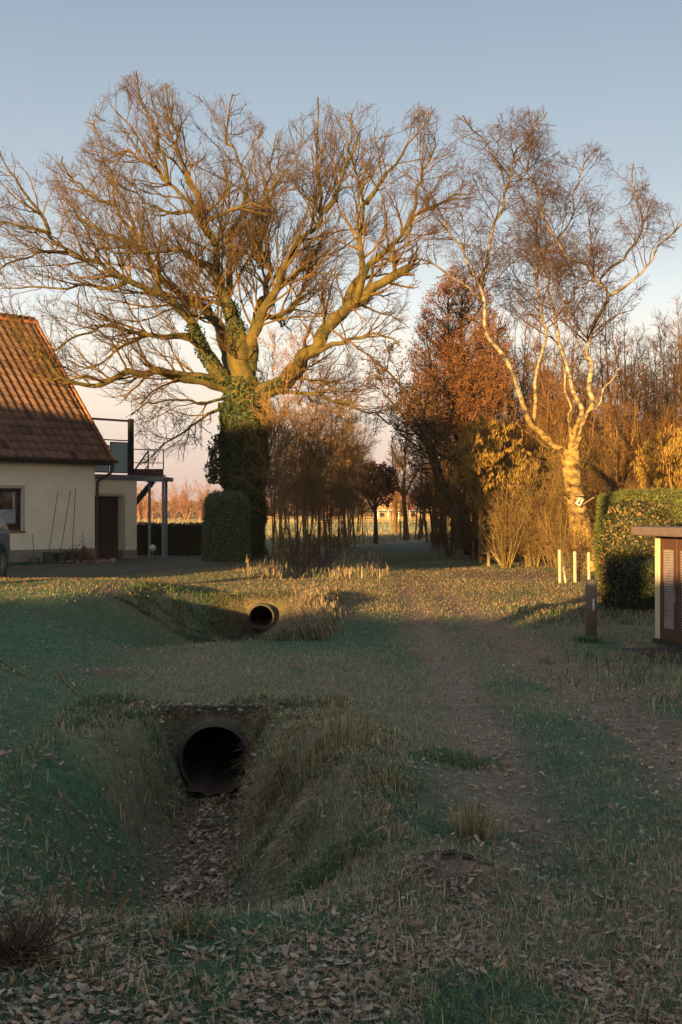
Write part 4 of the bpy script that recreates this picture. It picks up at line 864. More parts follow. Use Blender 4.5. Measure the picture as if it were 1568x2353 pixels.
pitch = R(48); rise = (dep / 2 + .45) * math.tan(pitch)
for t0 in (-.3, -Lw):       # gable triangles
    o = [HC + d * (t0 + s) + nrm * y + np.array((0, 0, z)) for s in (0, .3) for y, z in ((0, EZ), (-dep, EZ), (-dep / 2, EZ + dep / 2 * math.tan(pitch)))]
    m.add(o, [(0, 1, 2), (3, 5, 4), (0, 3, 4, 1), (1, 4, 5, 2), (2, 5, 3, 0)])
m.build('wall', M['render'], house)
m = MB(); m.box(fr, (-Lw - .0, .02), (-dep, .02), (-.2, .42)); m.build('plinth', M['plinth'], house)
# roof: every course laid over the one below, waved across
def roof(face, parent, t0, t1, ez, run, name):
    """face +1 front, -1 back"""
    cl = .345; ncl = int(run / math.cos(pitch) / cl); tw = .30; cols = int((t1 - t0) / tw); V = []; Cc = []; Fs = []; sub = 8; nn = 0
    g = np.random.default_rng(8); up = nrm * (-face) * math.cos(pitch) + np.array((0, 0, math.sin(pitch))); outw = nrm * face * math.sin(pitch) + np.array((0, 0, math.cos(pitch)))
    base = HC + (nrm * .45 if face > 0 else nrm * (-dep - .45)) + np.array((0, 0, ez))
    Vs = []; Cs = []; Qs = []
    for i in range(ncl + 1):
        for c_ in range(cols):
            ph = np.linspace(0, 1, sub + 1); prof = .034 * np.clip(np.cos((ph - .22) * 2 * np.pi), -.45, 1) ; a = t0 + c_ * tw; jit = g.normal(0, .003); tone = g.uniform(.78, 1.15)
            lich = .75 + .5 * float(fbm(np.array(a * .8), np.array(i * .35), 12)); col = mixc(np.array((.215, .108, .066)), np.array((.14, .09, .065)), .25 + .5 * float(fbm(np.array(a * 2.1), np.array(i * .8), 14))) * tone * lich
            if g.random() < .12: col = col * .6
            rows = [(i * cl - .02, .030 + jit), (i * cl - .02, .055 + jit), (i * cl + cl + .03, .012)]
            for s_, h_ in rows:
                p = base + d * (a + ph[:, None] * tw) + up * s_ + outw * (h_ + prof)[:, None]; Vs.append(p); Cs.append(np.tile(col, (sub + 1, 1)))
            for r_ in range(2):
                q = nn + r_ * (sub + 1) + np.arange(sub); Qs.append(np.stack([q, q + 1, q + sub + 2, q + sub + 1], 1))
            nn += 3 * (sub + 1)
    return mk(name, np.concatenate(Vs), np.concatenate(Qs), M['clay'], parent, None, np.concatenate(Cs), True)
run = dep / 2 + .45; ez = EZ - .45 * math.tan(pitch) + .42
RT0, RT1 = -Lw - .45, .42
rf = roof(1, house, RT0, RT1, ez, run, 'roof'); roof(-1, house, RT0, RT1, ez, run, 'roof')
RTOP = ez + run * math.tan(pitch)
m = MB()      # ridge caps
for i in range(int((RT1 - RT0) / .36) + 1):
    a = RT0 + i * .36; p = HC + d * a + nrm * (-dep / 2) + np.array((0, 0, RTOP + .03)); m.bar(p, p + d * .38 + np.array((0, 0, .02)), .10, .09, 8, r2=.115, col=(.42, .17, .085))
m.build('ridge_tiles', M['clay'], rf).name = 'ridge_cap'
m = MB()      # verge tiles along the rake
up = -nrm * math.cos(pitch) + np.array((0, 0, math.sin(pitch))); outw = nrm * math.sin(pitch) + np.array((0, 0, math.cos(pitch)))
for i in range(int(run / math.cos(pitch) / .345) + 1):
    b = HC + nrm * .45 + np.array((0, 0, ez)) + up * (i * .345 - .03) + d * (RT1 - .03) + outw * .0
    V = [b + d * s + outw * h + up * u for u in (0, .38) for s, h in ((-.02, .10 - u * .05), (.07, .08 - u * .05), (.07, -.14), (.045, -.14))]
    m.add(V, [(0, 1, 5, 4), (1, 2, 6, 5), (2, 3, 7, 6), (3, 0, 4, 7), (0, 3, 2, 1), (4, 5, 6, 7)], (.46, .19, .09))
m.build('verge_tile', M['clay'], rf)
m = MB()      # soffit board below the tiles
b0 = HC + np.array((0, 0, ez - .05)) + nrm * .42
for s in (1,):
    V = [HC + d * t + nrm * y + np.array((0, 0, z)) for t in (RT0 + .03, RT1 - .03) for y, z in ((.42, ez - .03), (-dep / 2, RTOP - .07), (-dep / 2, RTOP - .13), (.42, ez - .10))]
    m.add(V, [(0, 1, 5, 4), (2, 3, 7, 6), (3, 0, 4, 7), (0, 3, 2, 1), (4, 5, 6, 7)])
    V = [HC + d * t + nrm * y + np.array((0, 0, z)) for t in (RT0 + .03, RT1 - .03) for y, z in ((-dep - .42, ez - .03), (-dep / 2, RTOP - .071), (-dep / 2, RTOP - .131), (-dep - .42, ez - .10))]
    m.add(V, [(0, 4, 5, 1), (2, 6, 7, 3), (3, 7, 4, 0), (0, 1, 2, 3), (4, 7, 6, 5)])
m.box(fr, (RT0 + .03, RT1 - .03), (.0, .40), (ez - .14, ez - .08))
m.build('soffit', M['gutter'], house)
m = MB(); k = 9    # half-round gutter
g0 = HC + nrm * .53 + np.array((0, 0, ez + .0)); an = np.linspace(math.pi, 2 * math.pi, k); V = []
for t in (RT0 - .05, RT1 + .10):
    for rr in (.075, .066): V += [g0 + d * t + nrm * rr * math.cos(a) + np.array((0, 0, rr * math.sin(a))) for a in an]
Fs = [(i, i + 1, 2 * k + i + 1, 2 * k + i) for i in range(k - 1)] + [(k + i, 3 * k + i, 3 * k + i + 1, k + i + 1) for i in range(k - 1)] + [(0, 2 * k, 3 * k, k), (k - 1, 2 * k - 1, 4 * k - 1, 3 * k - 1)] + [tuple(range(k)), tuple(range(2 * k, 3 * k))]
m.add(V, Fs); gut = m.build('gutter', M['gutter'], house)
m = MB(); e = HC + d * (RT1 - .08) + nrm * .53 + np.array((0, 0, ez - .06))
pp = [e, e + np.array((0, 0, -.16)), e + np.array((0, 0, -.34)) - nrm * .06 - d * .04, HC + d * .05 + nrm * .07 + np.array((0, 0, 2.62)), HC + d * .05 + nrm * .07 + np.array((0, 0, .1))]
V, Q = sweep(resample(np.array([np.append(q, .048) for q in pp]), .05), 10, 0); mk('downpipe', V, Q, M['gutter'], house, smooth=True)
# window with frame, pane, sill, curtain
win = (wt0, wt1, wz0, wz1)
m = MB(); fw = .085; bb = (-.17, -.09)
m.box(fr, (wt0, wt0 + fw), bb, (wz0, wz1)); m.box(fr, (wt1 - fw, wt1), bb, (wz0, wz1)); m.box(fr, (wt0 + fw, wt1 - fw), bb, (wz0, wz0 + fw)); m.box(fr, (wt0 + fw, wt1 - fw), bb, (wz1 - fw, wz1))
cm = (wt0 + wt1) / 2; m.box(fr, (cm - .05, cm + .05), bb, (wz0 + fw, wz1 - fw)); wf = m.build('window', M['darkframe'], house, bevel=.006)
m = MB(); m.box(fr, (wt0 + fw, cm - .05), (-.14, -.13), (wz0 + fw, wz1 - fw)); m.box(fr, (cm + .05, wt1 - fw), (-.14, -.13), (wz0 + fw, wz1 - fw))
# see-through dark pane
gm = bpy.data.materials.new('clear_pane'); gm.use_nodes = True; gn = gm.node_tree; gn.nodes.clear(); go = gn.nodes.new('ShaderNodeOutputMaterial'); ga = gn.nodes.new('ShaderNodeBsdfTransparent'); gb = gn.nodes.new('ShaderNodeBsdfGlossy'); gb.inputs['Roughness'].default_value = .02; gx = gn.nodes.new('ShaderNodeMixShader'); gf = gn.nodes.new('ShaderNodeFresnel'); gf.inputs[0].default_value = 1.5
ga.inputs[0].default_value = (.95, .96, .96, 1); gn.links.new(gf.outputs[0], gx.inputs[0]); gn.links.new(ga.outputs[0], gx.inputs[1]); gn.links.new(gb.outputs[0], gx.inputs[2]); gn.links.new(gx.outputs[0], go.inputs[0])
m.build('pane', gm, wf)
m = MB(); m.box(fr, (wt0 - .09, wt1 + .09), (.002, .05), (wz0 - .055, wz0 - .002)); m.build('window_sill', mat('clay_sill', (.25, .11, .06), .7), house, bevel=.006)
m = MB()
for a in ((wt1, wt1 + .09), (wt0 - .09, wt0)): m.box(fr, a, (.001, .006), (wz0 - .001, wz1 + .09))
m.box(fr, (wt0, wt1), (.001, .006), (wz1, wz1 + .09)); m.build('window_surround', M['reveal'], house)
n_ = 60; tt = np.linspace(cm + .08, wt1 - .12, n_); wv = .02 * np.sin(np.arange(n_) * 2 * np.pi / 5.5); zb = wz0 + .20 + .035 * np.abs(np.sin(np.arange(n_) * np.pi / 5.5)); V = []
for t, w_, z_ in zip(tt, wv, zb): V += [HC + d * t + nrm * (-.19 + w_) + np.array((0, 0, z_)), HC + d * t + nrm * (-.19 + w_ * .4) + np.array((0, 0, wz0 + .66))]
i = np.arange(n_ - 1)[:, None] * 2; mk('curtain', np.array(V), i + np.array([0, 2, 3, 1]), M['curtain'], house, smooth=True)
m = MB(); m.box(fr, (wt1 - .19, wt1 - .11), (-.26, -.25), (wz0 + .66, wz1 - .12)); m.build('curtain', M['curtain'], house)
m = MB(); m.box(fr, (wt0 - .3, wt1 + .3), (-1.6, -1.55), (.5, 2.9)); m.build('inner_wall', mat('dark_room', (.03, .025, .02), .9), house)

# ================================================================ garage with roof terrace
GC = np.array((-7.10, 44.5, 0.0)); gf_ = (GC, d, nrm); gar = empty('garage', GC, 'pale flat roofed garage with dark brown door beside the house', 'garage')
dt0, dt1, dz = -3.0, -.59, 2.15; gd = 7.0; GZ = 2.72
m = MB(); m.box(gf_, (dt1, 0), (-.28, 0), (.30, GZ)); m.box(gf_, (dt0, dt1), (-.28, 0), (dz, GZ)); m.box(gf_, (-3.6, dt0), (-.28, 0), (.30, GZ)); m.box(gf_, (-.28, 0), (-gd, -.28), (.30, GZ)); m.box(gf_, (-3.6, -.28), (-gd, -gd + .2), (.3, GZ))
m.build('wall', M['render'], gar)
m = MB(); m.box(gf_, (dt1, .012), (-gd, .012), (-.2, .30)); m.build('plinth', M['plinth'], gar)
m = MB(); m.box(gf_, (dt1 - .001, dt1 + .09), (.001, .007), (.0, dz + .09)); m.box(gf_, (dt0, dt1 - .001), (.001, .007), (dz, dz + .09)); m.build('door_surround', M['reveal'], gar)
m = MB(); m.box(gf_, (dt0, dt1), (-.32, -.285), (0, dz)); 
for i in range(24): m.box(gf_, (dt0 + i * .1 + .01, dt0 + i * .1 + .09), (-.284, -.272), (.02, dz))
m.build('door', M['door'], gar)
m = MB(); m.box(gf_, (-3.6, .10), (-gd - .05, .10), (GZ + .004, GZ + .17)); m.build('roof_edge', M['fascia'], gar, bevel=.01)
tz = GZ + .17
# frosted glass screens with black frames, standing on the roof edge
def screen(t0, t1, z1):
    m = MB(); w = .03
    for a, b in (((t0, t0 + w), (tz + .06, z1)), ((t1 - w, t1), (tz + .06, z1)), ((t0 + w, t1 - w), (tz + .06, tz + .06 + w)), ((t0 + w, t1 - w), (z1 - w, z1))): m.box(gf_, a, (-.12, -.08), b)
    f = m.build('screen_frame', M['blacksteel'], gar); m = MB(); m.box(gf_, (t0 + w, t1 - w), (-.106, -.096), (tz + .06 + w, z1 - w)); m.build('glass_panel', M['frost'], f)
screen(-1.85, -1.10, 4.02 - .12); screen(-1.06, -.30, 4.02)
m = MB(); m.box(gf_, (-.27, -.11), (-.16, -.02), (tz, 4.84)); m.build('post', M['blacksteel'], gar)
m = MB(); m.box(gf_, (-3.5, -.27), (-.13, -.07), (4.73, 4.80)); m.build('pergola_beam', M['blacksteel'], gar)
m = MB(); m.box(gf_, (-3.5, -.27), (-.12, -.09), (4.06, 4.10)); m.build('handrail', M['blacksteel'], gar)
# steel landing and stair
SY = 45.6
st = empty('steel_stair', P(375, 1280, SY) * (1, 1, 0), 'galvanised steel landing and stair beside the garage roof', 'staircase')
def pb(m, a, b, w, Y1=SY, Y2=SY, h=None): m.bar(P(a[0], a[1], Y1), P(b[0], b[1], Y2), w, h)
YN, YF = 45.2, 46.6
for px, Yc in ((344, YN + .4), (375.5, YN)):
    m = MB(); b = P(px, 1105, Yc); m.bar((b[0], b[1], 0), b, .045); m.build('post', M['steel'], st)
b = P(376, 1105, YF); m = MB(); m.bar((b[0] + .1, b[1], 0), (b[0] + .1, b[1], b[2]), .045); m.build('post', M['steel'], st)
m = MB(); a = P(314, 1100, YN); b = P(377, 1100, YN); m.bar(a, b, .07, .085); m.bar(P(314, 1100, YN) + (0, .08, 0), P(314, 1100, YF) + (0, 0, .0), .05, .07); m.bar(b + (0, .08, 0), b + (.1, 1.4, 0), .05, .07); m.bar(a + (0.1, 1.4, 0), b + (0, 1.4, 0), .05, .07); m.build('beam', M['steel'], st)
m = MB(); a = P(296, 1085, YN - .1); b = P(376, 1085, YN - .1); m.bar(a, b, .02, .115); m.build('kick_board', M['maroon'], st)
m = MB(); a = P(300, 1092, YN + .7); b = P(376, 1092, YN + .7); m.bar(a, b, .7, .02); m.build('deck', M['steel'], st)
m = MB(); pb(m, (296, 1032), (376, 1034), .018, YN, YN); pb(m, (296, 1063), (376, 1064), .013, YN, YN); pb(m, (376, 1034), (376, 1078), .02, YN, YN); pb(m, (341, 1034), (341, 1078), .024, YN, YN); pb(m, (297, 1034), (297, 1078), .018, YN, YN)
pb(m, (376, 1034), (376, 1036), .016, YN, YF); pb(m, (311, 1079), (341, 1036), .022, YF, YN + .9); pb(m, (334, 1079), (341, 1068), .018, YF, YN + .9); m.build('railing', M['steel'], st)
m = MB(); pb(m, (352, 1106), (296, 1175), .035, YN + .6, YN + 1.4, .10); pb(m, (352, 1106), (296, 1175), .03, YN + 1.45, YN + 2.2, .09); m.build('stringer', M['blacksteel'], st)
for i in range(7):
    t = i / 7; a = P(346 - 56 * t, 1108 + 68 * t, YN + .6 + .8 * t); m = MB(); m.bar(a, a + (0, .8, 0), .11, .012); m.build('tread', M['steel'], st)

# ================================================================ garden lamp, pots, stakes
gl_ = P(351, 1280, 44.1); gl_[2] = float(H(gl_[0], gl_[1])); lp = empty('garden_lamp', gl_, 'white globe garden lamp on a thin stake beside the garage', 'lamp')
m = MB(); m.lathe(gl_, [(.012, 0), (.012, .27)], 8); m.lathe(gl_, [(.035, .24), (.035, .28)], 12); m.build('stake', M['steel'], lp)
m = MB(); m.lathe(gl_, [(.125 * math.sin(a) + .001, .375 - .115 * math.cos(a)) for a in np.linspace(0.05, math.pi, 14)], 20); m.build('globe', M['globe'], lp, smooth=True)
def wallpt(t, off): p = HC + d * t + nrm * off; p[2] = float(H(p[0], p[1])); return p
def at_px(px, off):       # the point off metres before the wall that shows at picture column px
    k = (px - 784) / F; o = HC + nrm * off; t = (k * o[1] - o[0]) / (d[0] - k * d[1]); return wallpt(t, off)
def pot(px, off, r, h, top, label, m_='pot', rot=None):
    b = at_px(px, off); root = empty('plant_pot', b, label, 'plant pot')
    m = MB(); m.lathe(b, [(r * .78, 0), (r * .95, h * .88), (r * 1.04, h * .88), (r * 1.05, h), (r * .96, h), (r * .9, h * .9)], 20); m.build('pot', M[m_], root, smooth=False)
    m = MB(); m.lathe(b, [(r * .93, h * .86), (r * .5, h * .9)], 14); m.build('soil', M['soil'], root)
    if top:
        e = P(top[0], top[1], b[1] + .2); m = MB(); m.bar(b + (0, 0, h * .85), e, .011, k=6); m.build('stake', M['stake'], root)
pot(112, .75, .20, .36, (133.5, 1131), 'leftmost of the dark round pots by the wall, cane leaning right')
pot(139, .7, .19, .34, (162.5, 1127), 'middle one of the dark round pots by the wall with leaning cane')
pot(166, .65, .19, .38, (174, 1122), 'dark round pot with nearly upright cane behind the brown hydrangea')
pot(80, .45, .145, .20, (74.5, 1228), 'small grey zinc pot with short stick under the window wall', 'zinc')
pot(211, .30, .10, .15, None, 'tiny pot right of the withered hydrangea near the house corner')
b = at_px(193, .4); sk = MB(); e = P(190, 1221, b[1]); sk.bar(b, e, .009, k=6); e2 = b * .35 + e * .65; sk.bar(e2, e2 + (.05, 0, 0), .006); e3 = b * .6 + e * .4; sk.bar(e3 - (0, 0, .1), e3 - (-.05, 0, .1), .006)
tag(sk.build('support_rod', M['stake'], None, b), 'thin rod with small pegs standing between hydrangea and house corner', 'garden rod')
b = at_px(209, .3); V, Q = sweep(resample(np.array([np.append(b + q, .006) for q in (np.array((0, 0, .35)), np.array((0, 0, .48)), np.array((.035, 0, .52)), np.array((.05, 0, .48)), np.array((.03, 0, .45)))]), .02), 6, 0)
hk = mk('hanging_hook', V, Q, M['stake'], None, b); tag(hk, 'small curved wire hook over the tiny pot at the house corner', 'hook')
m = MB()
for a in (-.1, .1): m.bar(b + (0, 0, .36), b + (a, 0, .13), .004)
m.build('wire', M['wire'], hk)
# withered hydrangea
hy = at_px(182, .75); g = np.random.default_rng(13); root = empty('withered_hydrangea', hy, 'withered brown hydrangea with flower heads in front of the wall', 'plant')
m = MB()
for i in range(22):
    a = g.uniform(0, 6.28); e = hy + np.array((.42 * math.cos(a) * g.random(), .3 * math.sin(a) * g.random(), g.uniform(.2, .48))); m.bar(hy + g.normal(0, .05, 3) * (1, 1, 0), e, .006, k=5)
m.build('stem', M['wood'], root)
n = 1500; c_ = hy + np.stack([g.normal(0, .26, n), g.normal(0, .16, n), np.abs(g.normal(0, .2, n)) + .02], 1); B = Acc(); B.add(*quads(c_, g.uniform(.03, .08, n), np.clip(np.array((.16, .085, .045)) * (1 + g.normal(0, .4, (n, 1))), .02, 1), g, .8)); B.build('foliage', M['leaf'], root)
for i in range(9):
    c0 = hy + np.array((g.uniform(-.4, .3), g.uniform(-.15, .15), g.uniform(.2, .5))); n = 90; u = unit(g.normal(0, 1, (n, 3))) * .07; B = Acc(); B.add(*quads(c0 + u, .035, np.clip(np.array((.24, .12, .05)) * (1 + g.normal(0, .3, (n, 1))), .02, 1), g, .9, nrm=u)); B.build('flower_head', M['leaf'], root)
n = 700; tt = g.uniform(-2.0, .1, n); pp = np.array([wallpt(t, o) for t, o in zip(tt, g.uniform(.35, 1.1, n))]); B = Acc(); B.add(*oakleaves(pp[:, 0], pp[:, 1], pp[:, 2] + .01, g.uniform(.07, .13, n), leafcols(n), .5)); tag(B.build('leaf_litter', M['leaf']), 'brown leaf litter along the foot of the house wall', 'leaves', kind='stuff')
# green strip along the wall
n = 9000; tt = g.uniform(-4.6, .0, n); oo = g.uniform(.1, 2.1, n); pp = HC + d * tt[:, None] + nrm * oo[:, None]; k = oo < 1.9 - .25 * (tt + 4.6); pp = pp[k]; B = Acc()
B.add(*blades(pp[:, 0], pp[:, 1], H(pp[:, 0], pp[:, 1]) + .01, g.uniform(.04, .10, len(pp)), .02, jitcol(np.array((.035, .12, .045)), len(pp), .25), .6)); tag(B.build('lawn_strip', M['blade']), 'narrow green lawn strip along the house wall', 'grass', kind='stuff')

# ================================================================ car: rear end of a dark blue grey estate, the rest beyond the border
cb = np.array((-8.18, 25.69, 0.0)); cb[2] = float(H(-7.4, 26.5)) + .01; ct = R(84); cdx = np.array((math.cos(ct), math.sin(ct), 0)); cdy = np.array((-math.sin(ct), math.cos(ct), 0))
car = empty('parked_car', cb, 'blue grey car parked by the house, only its rear corner in view', 'car')
# side outline (x along car, z), x=+2.2 is the rear
def shell(outline, y0, y1, inset=0):
    pass
top = [(-2.2, .55), (-2.18, .72), (-2.0, .86), (-1.2, 1.0), (-.75, 1.12), (-.1, 1.50), (.6, 1.60), (1.4, 1.56), (1.85, 1.40), (2.06, 1.12), (2.17, 1.0), (2.2, .78), (2.16, .5), (2.05, .32)]
xsn = np.array([p[0] for p in top[:12]]); zsn = np.array([p[1] for p in top[:12]])
nxs = 64; cxs = np.linspace(-2.2, 2.2, nxs); zt = np.interp(cxs, xsn, zsn)
wc = [(-1.38, .34), (1.40, .34)]; zb = np.full(nxs, .26)
for wx, wr in wc:
    k = np.abs(cxs - wx) < .40; zb[k] = np.maximum(zb[k], .34 + np.sqrt(np.maximum(.40 ** 2 - (cxs[k] - wx) ** 2, 0)))
zb[cxs > 2.1] = .42; zb[cxs < -2.1] = .42
rows = 9; V = []; 
for side in (-1, 1):
    for i in range(nxs):
        for j in range(rows):
            t = j / (rows - 1); z = zb[i] + (max(zt[i], zb[i] + .02) - zb[i]) * t; belt = .98
            yy = .90 - .05 * max(0, (.5 - z)) - (max(0, z - belt) * .42) - .02 * abs(cxs[i]) ** 2 * .5 - (.10 * max(0, abs(cxs[i]) - 1.95) / .25)
            if j == rows - 1: yy -= .06
            V.append(cb + cdx * cxs[i] + cdy * side * yy + np.array((0, 0, z)))
n1 = nxs * rows; Fs = []
for sd in (0, 1):
    for i in range(nxs - 1):
        for j in range(rows - 1):
            a = sd * n1 + i * rows + j; q = (a, a + rows, a + rows + 1, a + 1); Fs.append(q if sd == 0 else q[::-1])
for i in range(nxs - 1):
    a = i * rows + rows - 1; Fs.append((a, a + rows, n1 + a + rows, n1 + a)); a = i * rows; Fs.append((a, n1 + a, n1 + a + rows, a + rows))
for i in (0, nxs - 1):
    for j in range(rows - 1):
        a = i * rows + j; Fs.append((a, a + 1, n1 + a + 1, n1 + a) if i == 0 else (a, n1 + a, n1 + a + 1, a + 1))
m = MB(); m.add(V, Fs); m.build('body', M['carpaint'], car, smooth=True)
cf = (cb, cdx, cdy)
for sd in (-1, 1):
    m = MB(); y0 = sd * .885
    V = [cb + cdx * x_ + cdy * sd * (.905 - max(0, z - .98) * .42) + np.array((0, 0, z)) for x_, z in ((-.62, 1.03), (1.75, 1.08), (1.55, 1.40), (.6, 1.50), (-.05, 1.43))]
    m.add(V, [(0, 1, 2, 3, 4)] if sd < 0 else [(4, 3, 2, 1, 0)]); m.build('side_window', M['carglass'], car)
    for wx, wr in wc:
        c0 = cb + cdx * wx + cdy * sd * .80 + np.array((0, 0, .335)); k = 28; an = np.arange(k) * 2 * np.pi / k
        def rg(rad, off): return [c0 + cdx * rad * math.cos(a) + np.array((0, 0, rad * math.sin(a))) + cdy * sd * off for a in an]
        m = MB(); V = rg(.33, -.11) + rg(.335, .05) + rg(.325, .095) + rg(.235, .10) + rg(.23, .04); m.add(V, [(i * k + j, i * k + (j + 1) % k, (i + 1) * k + (j + 1) % k, (i + 1) * k + j) for i in range(4) for j in range(k)] + [tuple(range(k))]); wh = m.build('wheel', M['tyre'], car)
        m = MB()
        for s_ in range(10):
            a = 2 * math.pi * s_ / 10; m.bar(c0 + cdy * sd * .085, c0 + (cdx * math.cos(a) + np.array((0, 0, math.sin(a)))) * .225 + cdy * sd * .08, .02, .016)
        V = rg(.235, .06) + rg(.235, .09) + rg(.215, .09) + rg(.21, .05); m.add(V, [(i * k + j, i * k + (j + 1) % k, (i + 1) * k + (j + 1) % k, (i + 1) * k + j) for i in range(3) for j in range(k)]); m.build('rim', M['alloy'], wh)
    m = MB(); V = [cb + cdx * x_ + cdy * sd * y_ + np.array((0, 0, z)) for x_, y_, z in ((1.98, .83, .98), (2.19, .73, .93), (2.16, .72, 1.08), (2.02, .80, 1.12))]; m.add(V, [(0, 1, 2, 3)] if sd < 0 else [(3, 2, 1, 0)]); 
    o = m.build('tail_lamp', M['redlamp'], car); o.modifiers.new('s', 'SOLIDIFY').thickness = .03
    m = MB(); m.box(cf, (1.0, 1.8), (sd * .84 - .03, sd * .84 + .03), (.66, .70)); 
m = MB(); m.box(cf, (2.08, 2.2), (-.72, .72), (.34, .52)); m.build('rear_bumper', M['tyre'], car, bevel=.03)

# ================================================================ clipped hedges and bushes
def leafy(name, label, cat, surf, n, size, pal, core=None, asp=.5, tw=None, seed=0, stemm=None, base=None, grp=None, ln='foliage'):
    g = np.random.default_rng(seed); p, nr = surf(n, g); n = len(p); root = empty(name, base, label, cat, grp)
    if core: core(root)
    pal = np.array(pal); c = np.clip(pal[g.integers(0, len(pal), n)] * (1 + g.normal(0, .25, (n, 1))), .004, 1)
    B = Acc(); B.add(*quads(p, size * g.uniform(.6, 1.4, n), c, g, asp, nrm=nr)); B.build(ln, M[tw or 'gleaf'], root); return root
def boxsurf(c, hx, hy, h, rot=0, rd=.25, amp=.06, z0=0, taper=0, nose=None):
    """rounded box hedge, lumpy"""
    cr, sr = math.cos(rot), math.sin(rot)
    def pts(n, g, shrink=0):
        u = g.uniform(-1, 1, (n, 3)); ax = g.choice(3, n, p=np.array([hy * h, hx * h, hx * hy * .9]) / (hy * h + hx * h + hx * hy * .9)); u[np.arange(n), ax] = np.sign(u[np.arange(n), ax])
        u[:, 2] = np.where(ax == 2, 1, u[:, 2]); return place(u, shrink, g)
    def place(u, shrink, g=None):
        s = np.array((hx, hy, h / 2)); q = u * s; lim = s - rd; cq = np.clip(q, -lim, lim); dl = q - cq; cq[:, 2] = np.maximum(np.clip(q[:, 2], -s[2], lim[2]), -s[2]); dl = q - cq
        nn = unit(dl + 1e-6 * u); flat = np.linalg.norm(dl, axis=1) < 1e-4; p = cq + nn * np.minimum(np.linalg.norm(dl, axis=1), rd)[:, None]
        p = cq + nn * rd; lump = amp * (fbm(p[:, 0] * 1.7 + p[:, 2], p[:, 1] * 1.7 + p[:, 2] * 1.3, 5, 3) - .5) * 2
        p = p + nn * (lump - shrink)[:, None]
        if g is not None: p = p + nn * (g.normal(0, .022, len(p)) - np.abs(g.normal(0, .05, len(p))))[:, None]
        t = 1 - taper * (p[:, 2:3] / h + .5); p[:, :2] *= t
        w = np.stack([c[0] + p[:, 0] * cr - p[:, 1] * sr, c[1] + p[:, 0] * sr + p[:, 1] * cr, z0 + h / 2 + p[:, 2]], 1); nw = np.stack([nn[:, 0] * cr - nn[:, 1] * sr, nn[:, 0] * sr + nn[:, 1] * cr, nn[:, 2]], 1); return w, nw
    def core(root):
        # cube-sphere core just under the leaves
        k = 14; V = []; Fs = []; 
        for a in range(3):
            for sg in (-1, 1):
                b0 = len(V); L_ = np.linspace(-1, 1, k)
                for i in L_:
                    for j in L_:
                        u = np.zeros(3); u[a] = sg; u[(a + 1) % 3] = i; u[(a + 2) % 3] = j; V.append(u)
                Fs += [(b0 + i * k + j, b0 + i * k + j + 1, b0 + (i + 1) * k + j + 1, b0 + (i + 1) * k + j) for i in range(k - 1) for j in range(k - 1)]
        w, _ = place(np.array(V), np.full(len(V), .09)); m = MB(); m.add(w, Fs); m.build('branch_core', M['core'], root, smooth=True)
    return pts, core
def clipped(name, label, cat, c, hx, hy, h, n, size, pal, rot=0, rd=.25, amp=.06, taper=0, asp=.5, seed=1, ln='foliage', tw=None):
    z0 = float(H(c[0], c[1])) - .03; s, co = boxsurf(c, hx, hy, h, rot, rd, amp, z0, taper); return leafy(name, label, cat, s, n, size, pal, co, asp, tw, seed=seed, base=(c[0], c[1], z0), ln=ln)
DG = [(.012, .024, .012), (.018, .032, .014), (.009, .018, .010), (.022, .032, .012)]
clipped('clipped_bush', 'tall rounded dark clipped yew bush in front of the ivy trunk', 'bush', (-3.72, 41.8), .78, .8, 2.32, 14000, .055, [(.09, .14, .055), (.11, .16, .06), (.06, .10, .04), (.17, .12, .055)], rd=.5, taper=.06, seed=2)
clipped('hedge', 'low dark clipped hedge behind the steel posts', 'hedge', (-6.55, 48.6), 1.5, .5, 1.24, 9000, .06, [(.012, .026, .014), (.018, .03, .014), (.01, .017, .01)], rd=.12, seed=3)
TH = [(.14, .16, .03), (.18, .19, .036), (.10, .12, .025), (.20, .165, .05)]
clipped('conifer_hedge', 'tall clipped conifer hedge right of the birch trunk', 'hedge', (8.42, 25.2), 3.30, .9, 2.02, 160000, .047, TH, rot=R(2), rd=.3, amp=.09, seed=4, asp=.3, tw='blade')
RH = [(.04, .055, .02), (.055, .062, .022), (.22, .13, .035), (.025, .036, .018), (.22, .15, .05)]
clipped('rhododendron', 'broad domed evergreen shrub left behind the louvred cabinet', 'shrub', (4.80, 20.6), .56, .55, 1.80, 15000, .05, RH, rd=.5, amp=.14, seed=5, taper=.04)
clipped('rhododendron', 'lower dark evergreen shrub between the dome and the cabinet', 'shrub', (4.66, 19.75), .36, .35, .95, 6500, .05, RH[:2] + RH[3:4], rd=.35, amp=.12, seed=6)

# ================================================================ cabinet and bollard
pd = np.array((.16, -.987, 0)); pn = np.array((-.987, -.16, 0)); CO = np.array((3.70, 15.0, float(H(3.7, 15.0)) + .0)); cf = (CO, pd, pn); zc = .02
cab = empty('louvred_cabinet', CO, 'brown electrical cabinet with louvred doors and flat roof at the right border', 'cabinet')
CW, CD = 2.4, 1.2; BH = 1.25
m = MB(); m.box(cf, (0, CW), (-CD, 0), (.06, BH)); m.build('body', mat('red_brick_edge', (.30, .12, .075), .9, False, (.2, .09, .06), 25), cab)
m = MB(); m.box(cf, (-.05, CW + .05), (-CD - .05, .035), (-.1, .06)); m.build('base', M['slab'], cab, bevel=.01)
m = MB(); m.box(cf, (-.30, CW + .2), (-CD - .18, .20), (BH + .01, BH + .115)); m.build('roof', M['greybrown'], cab, bevel=.018)
m = MB(); m.box(cf, (.012, .15), (.002, .028), (.065, BH - .0)); m.build('corner_strip', M['cream'], cab, bevel=.004)
dw = .46
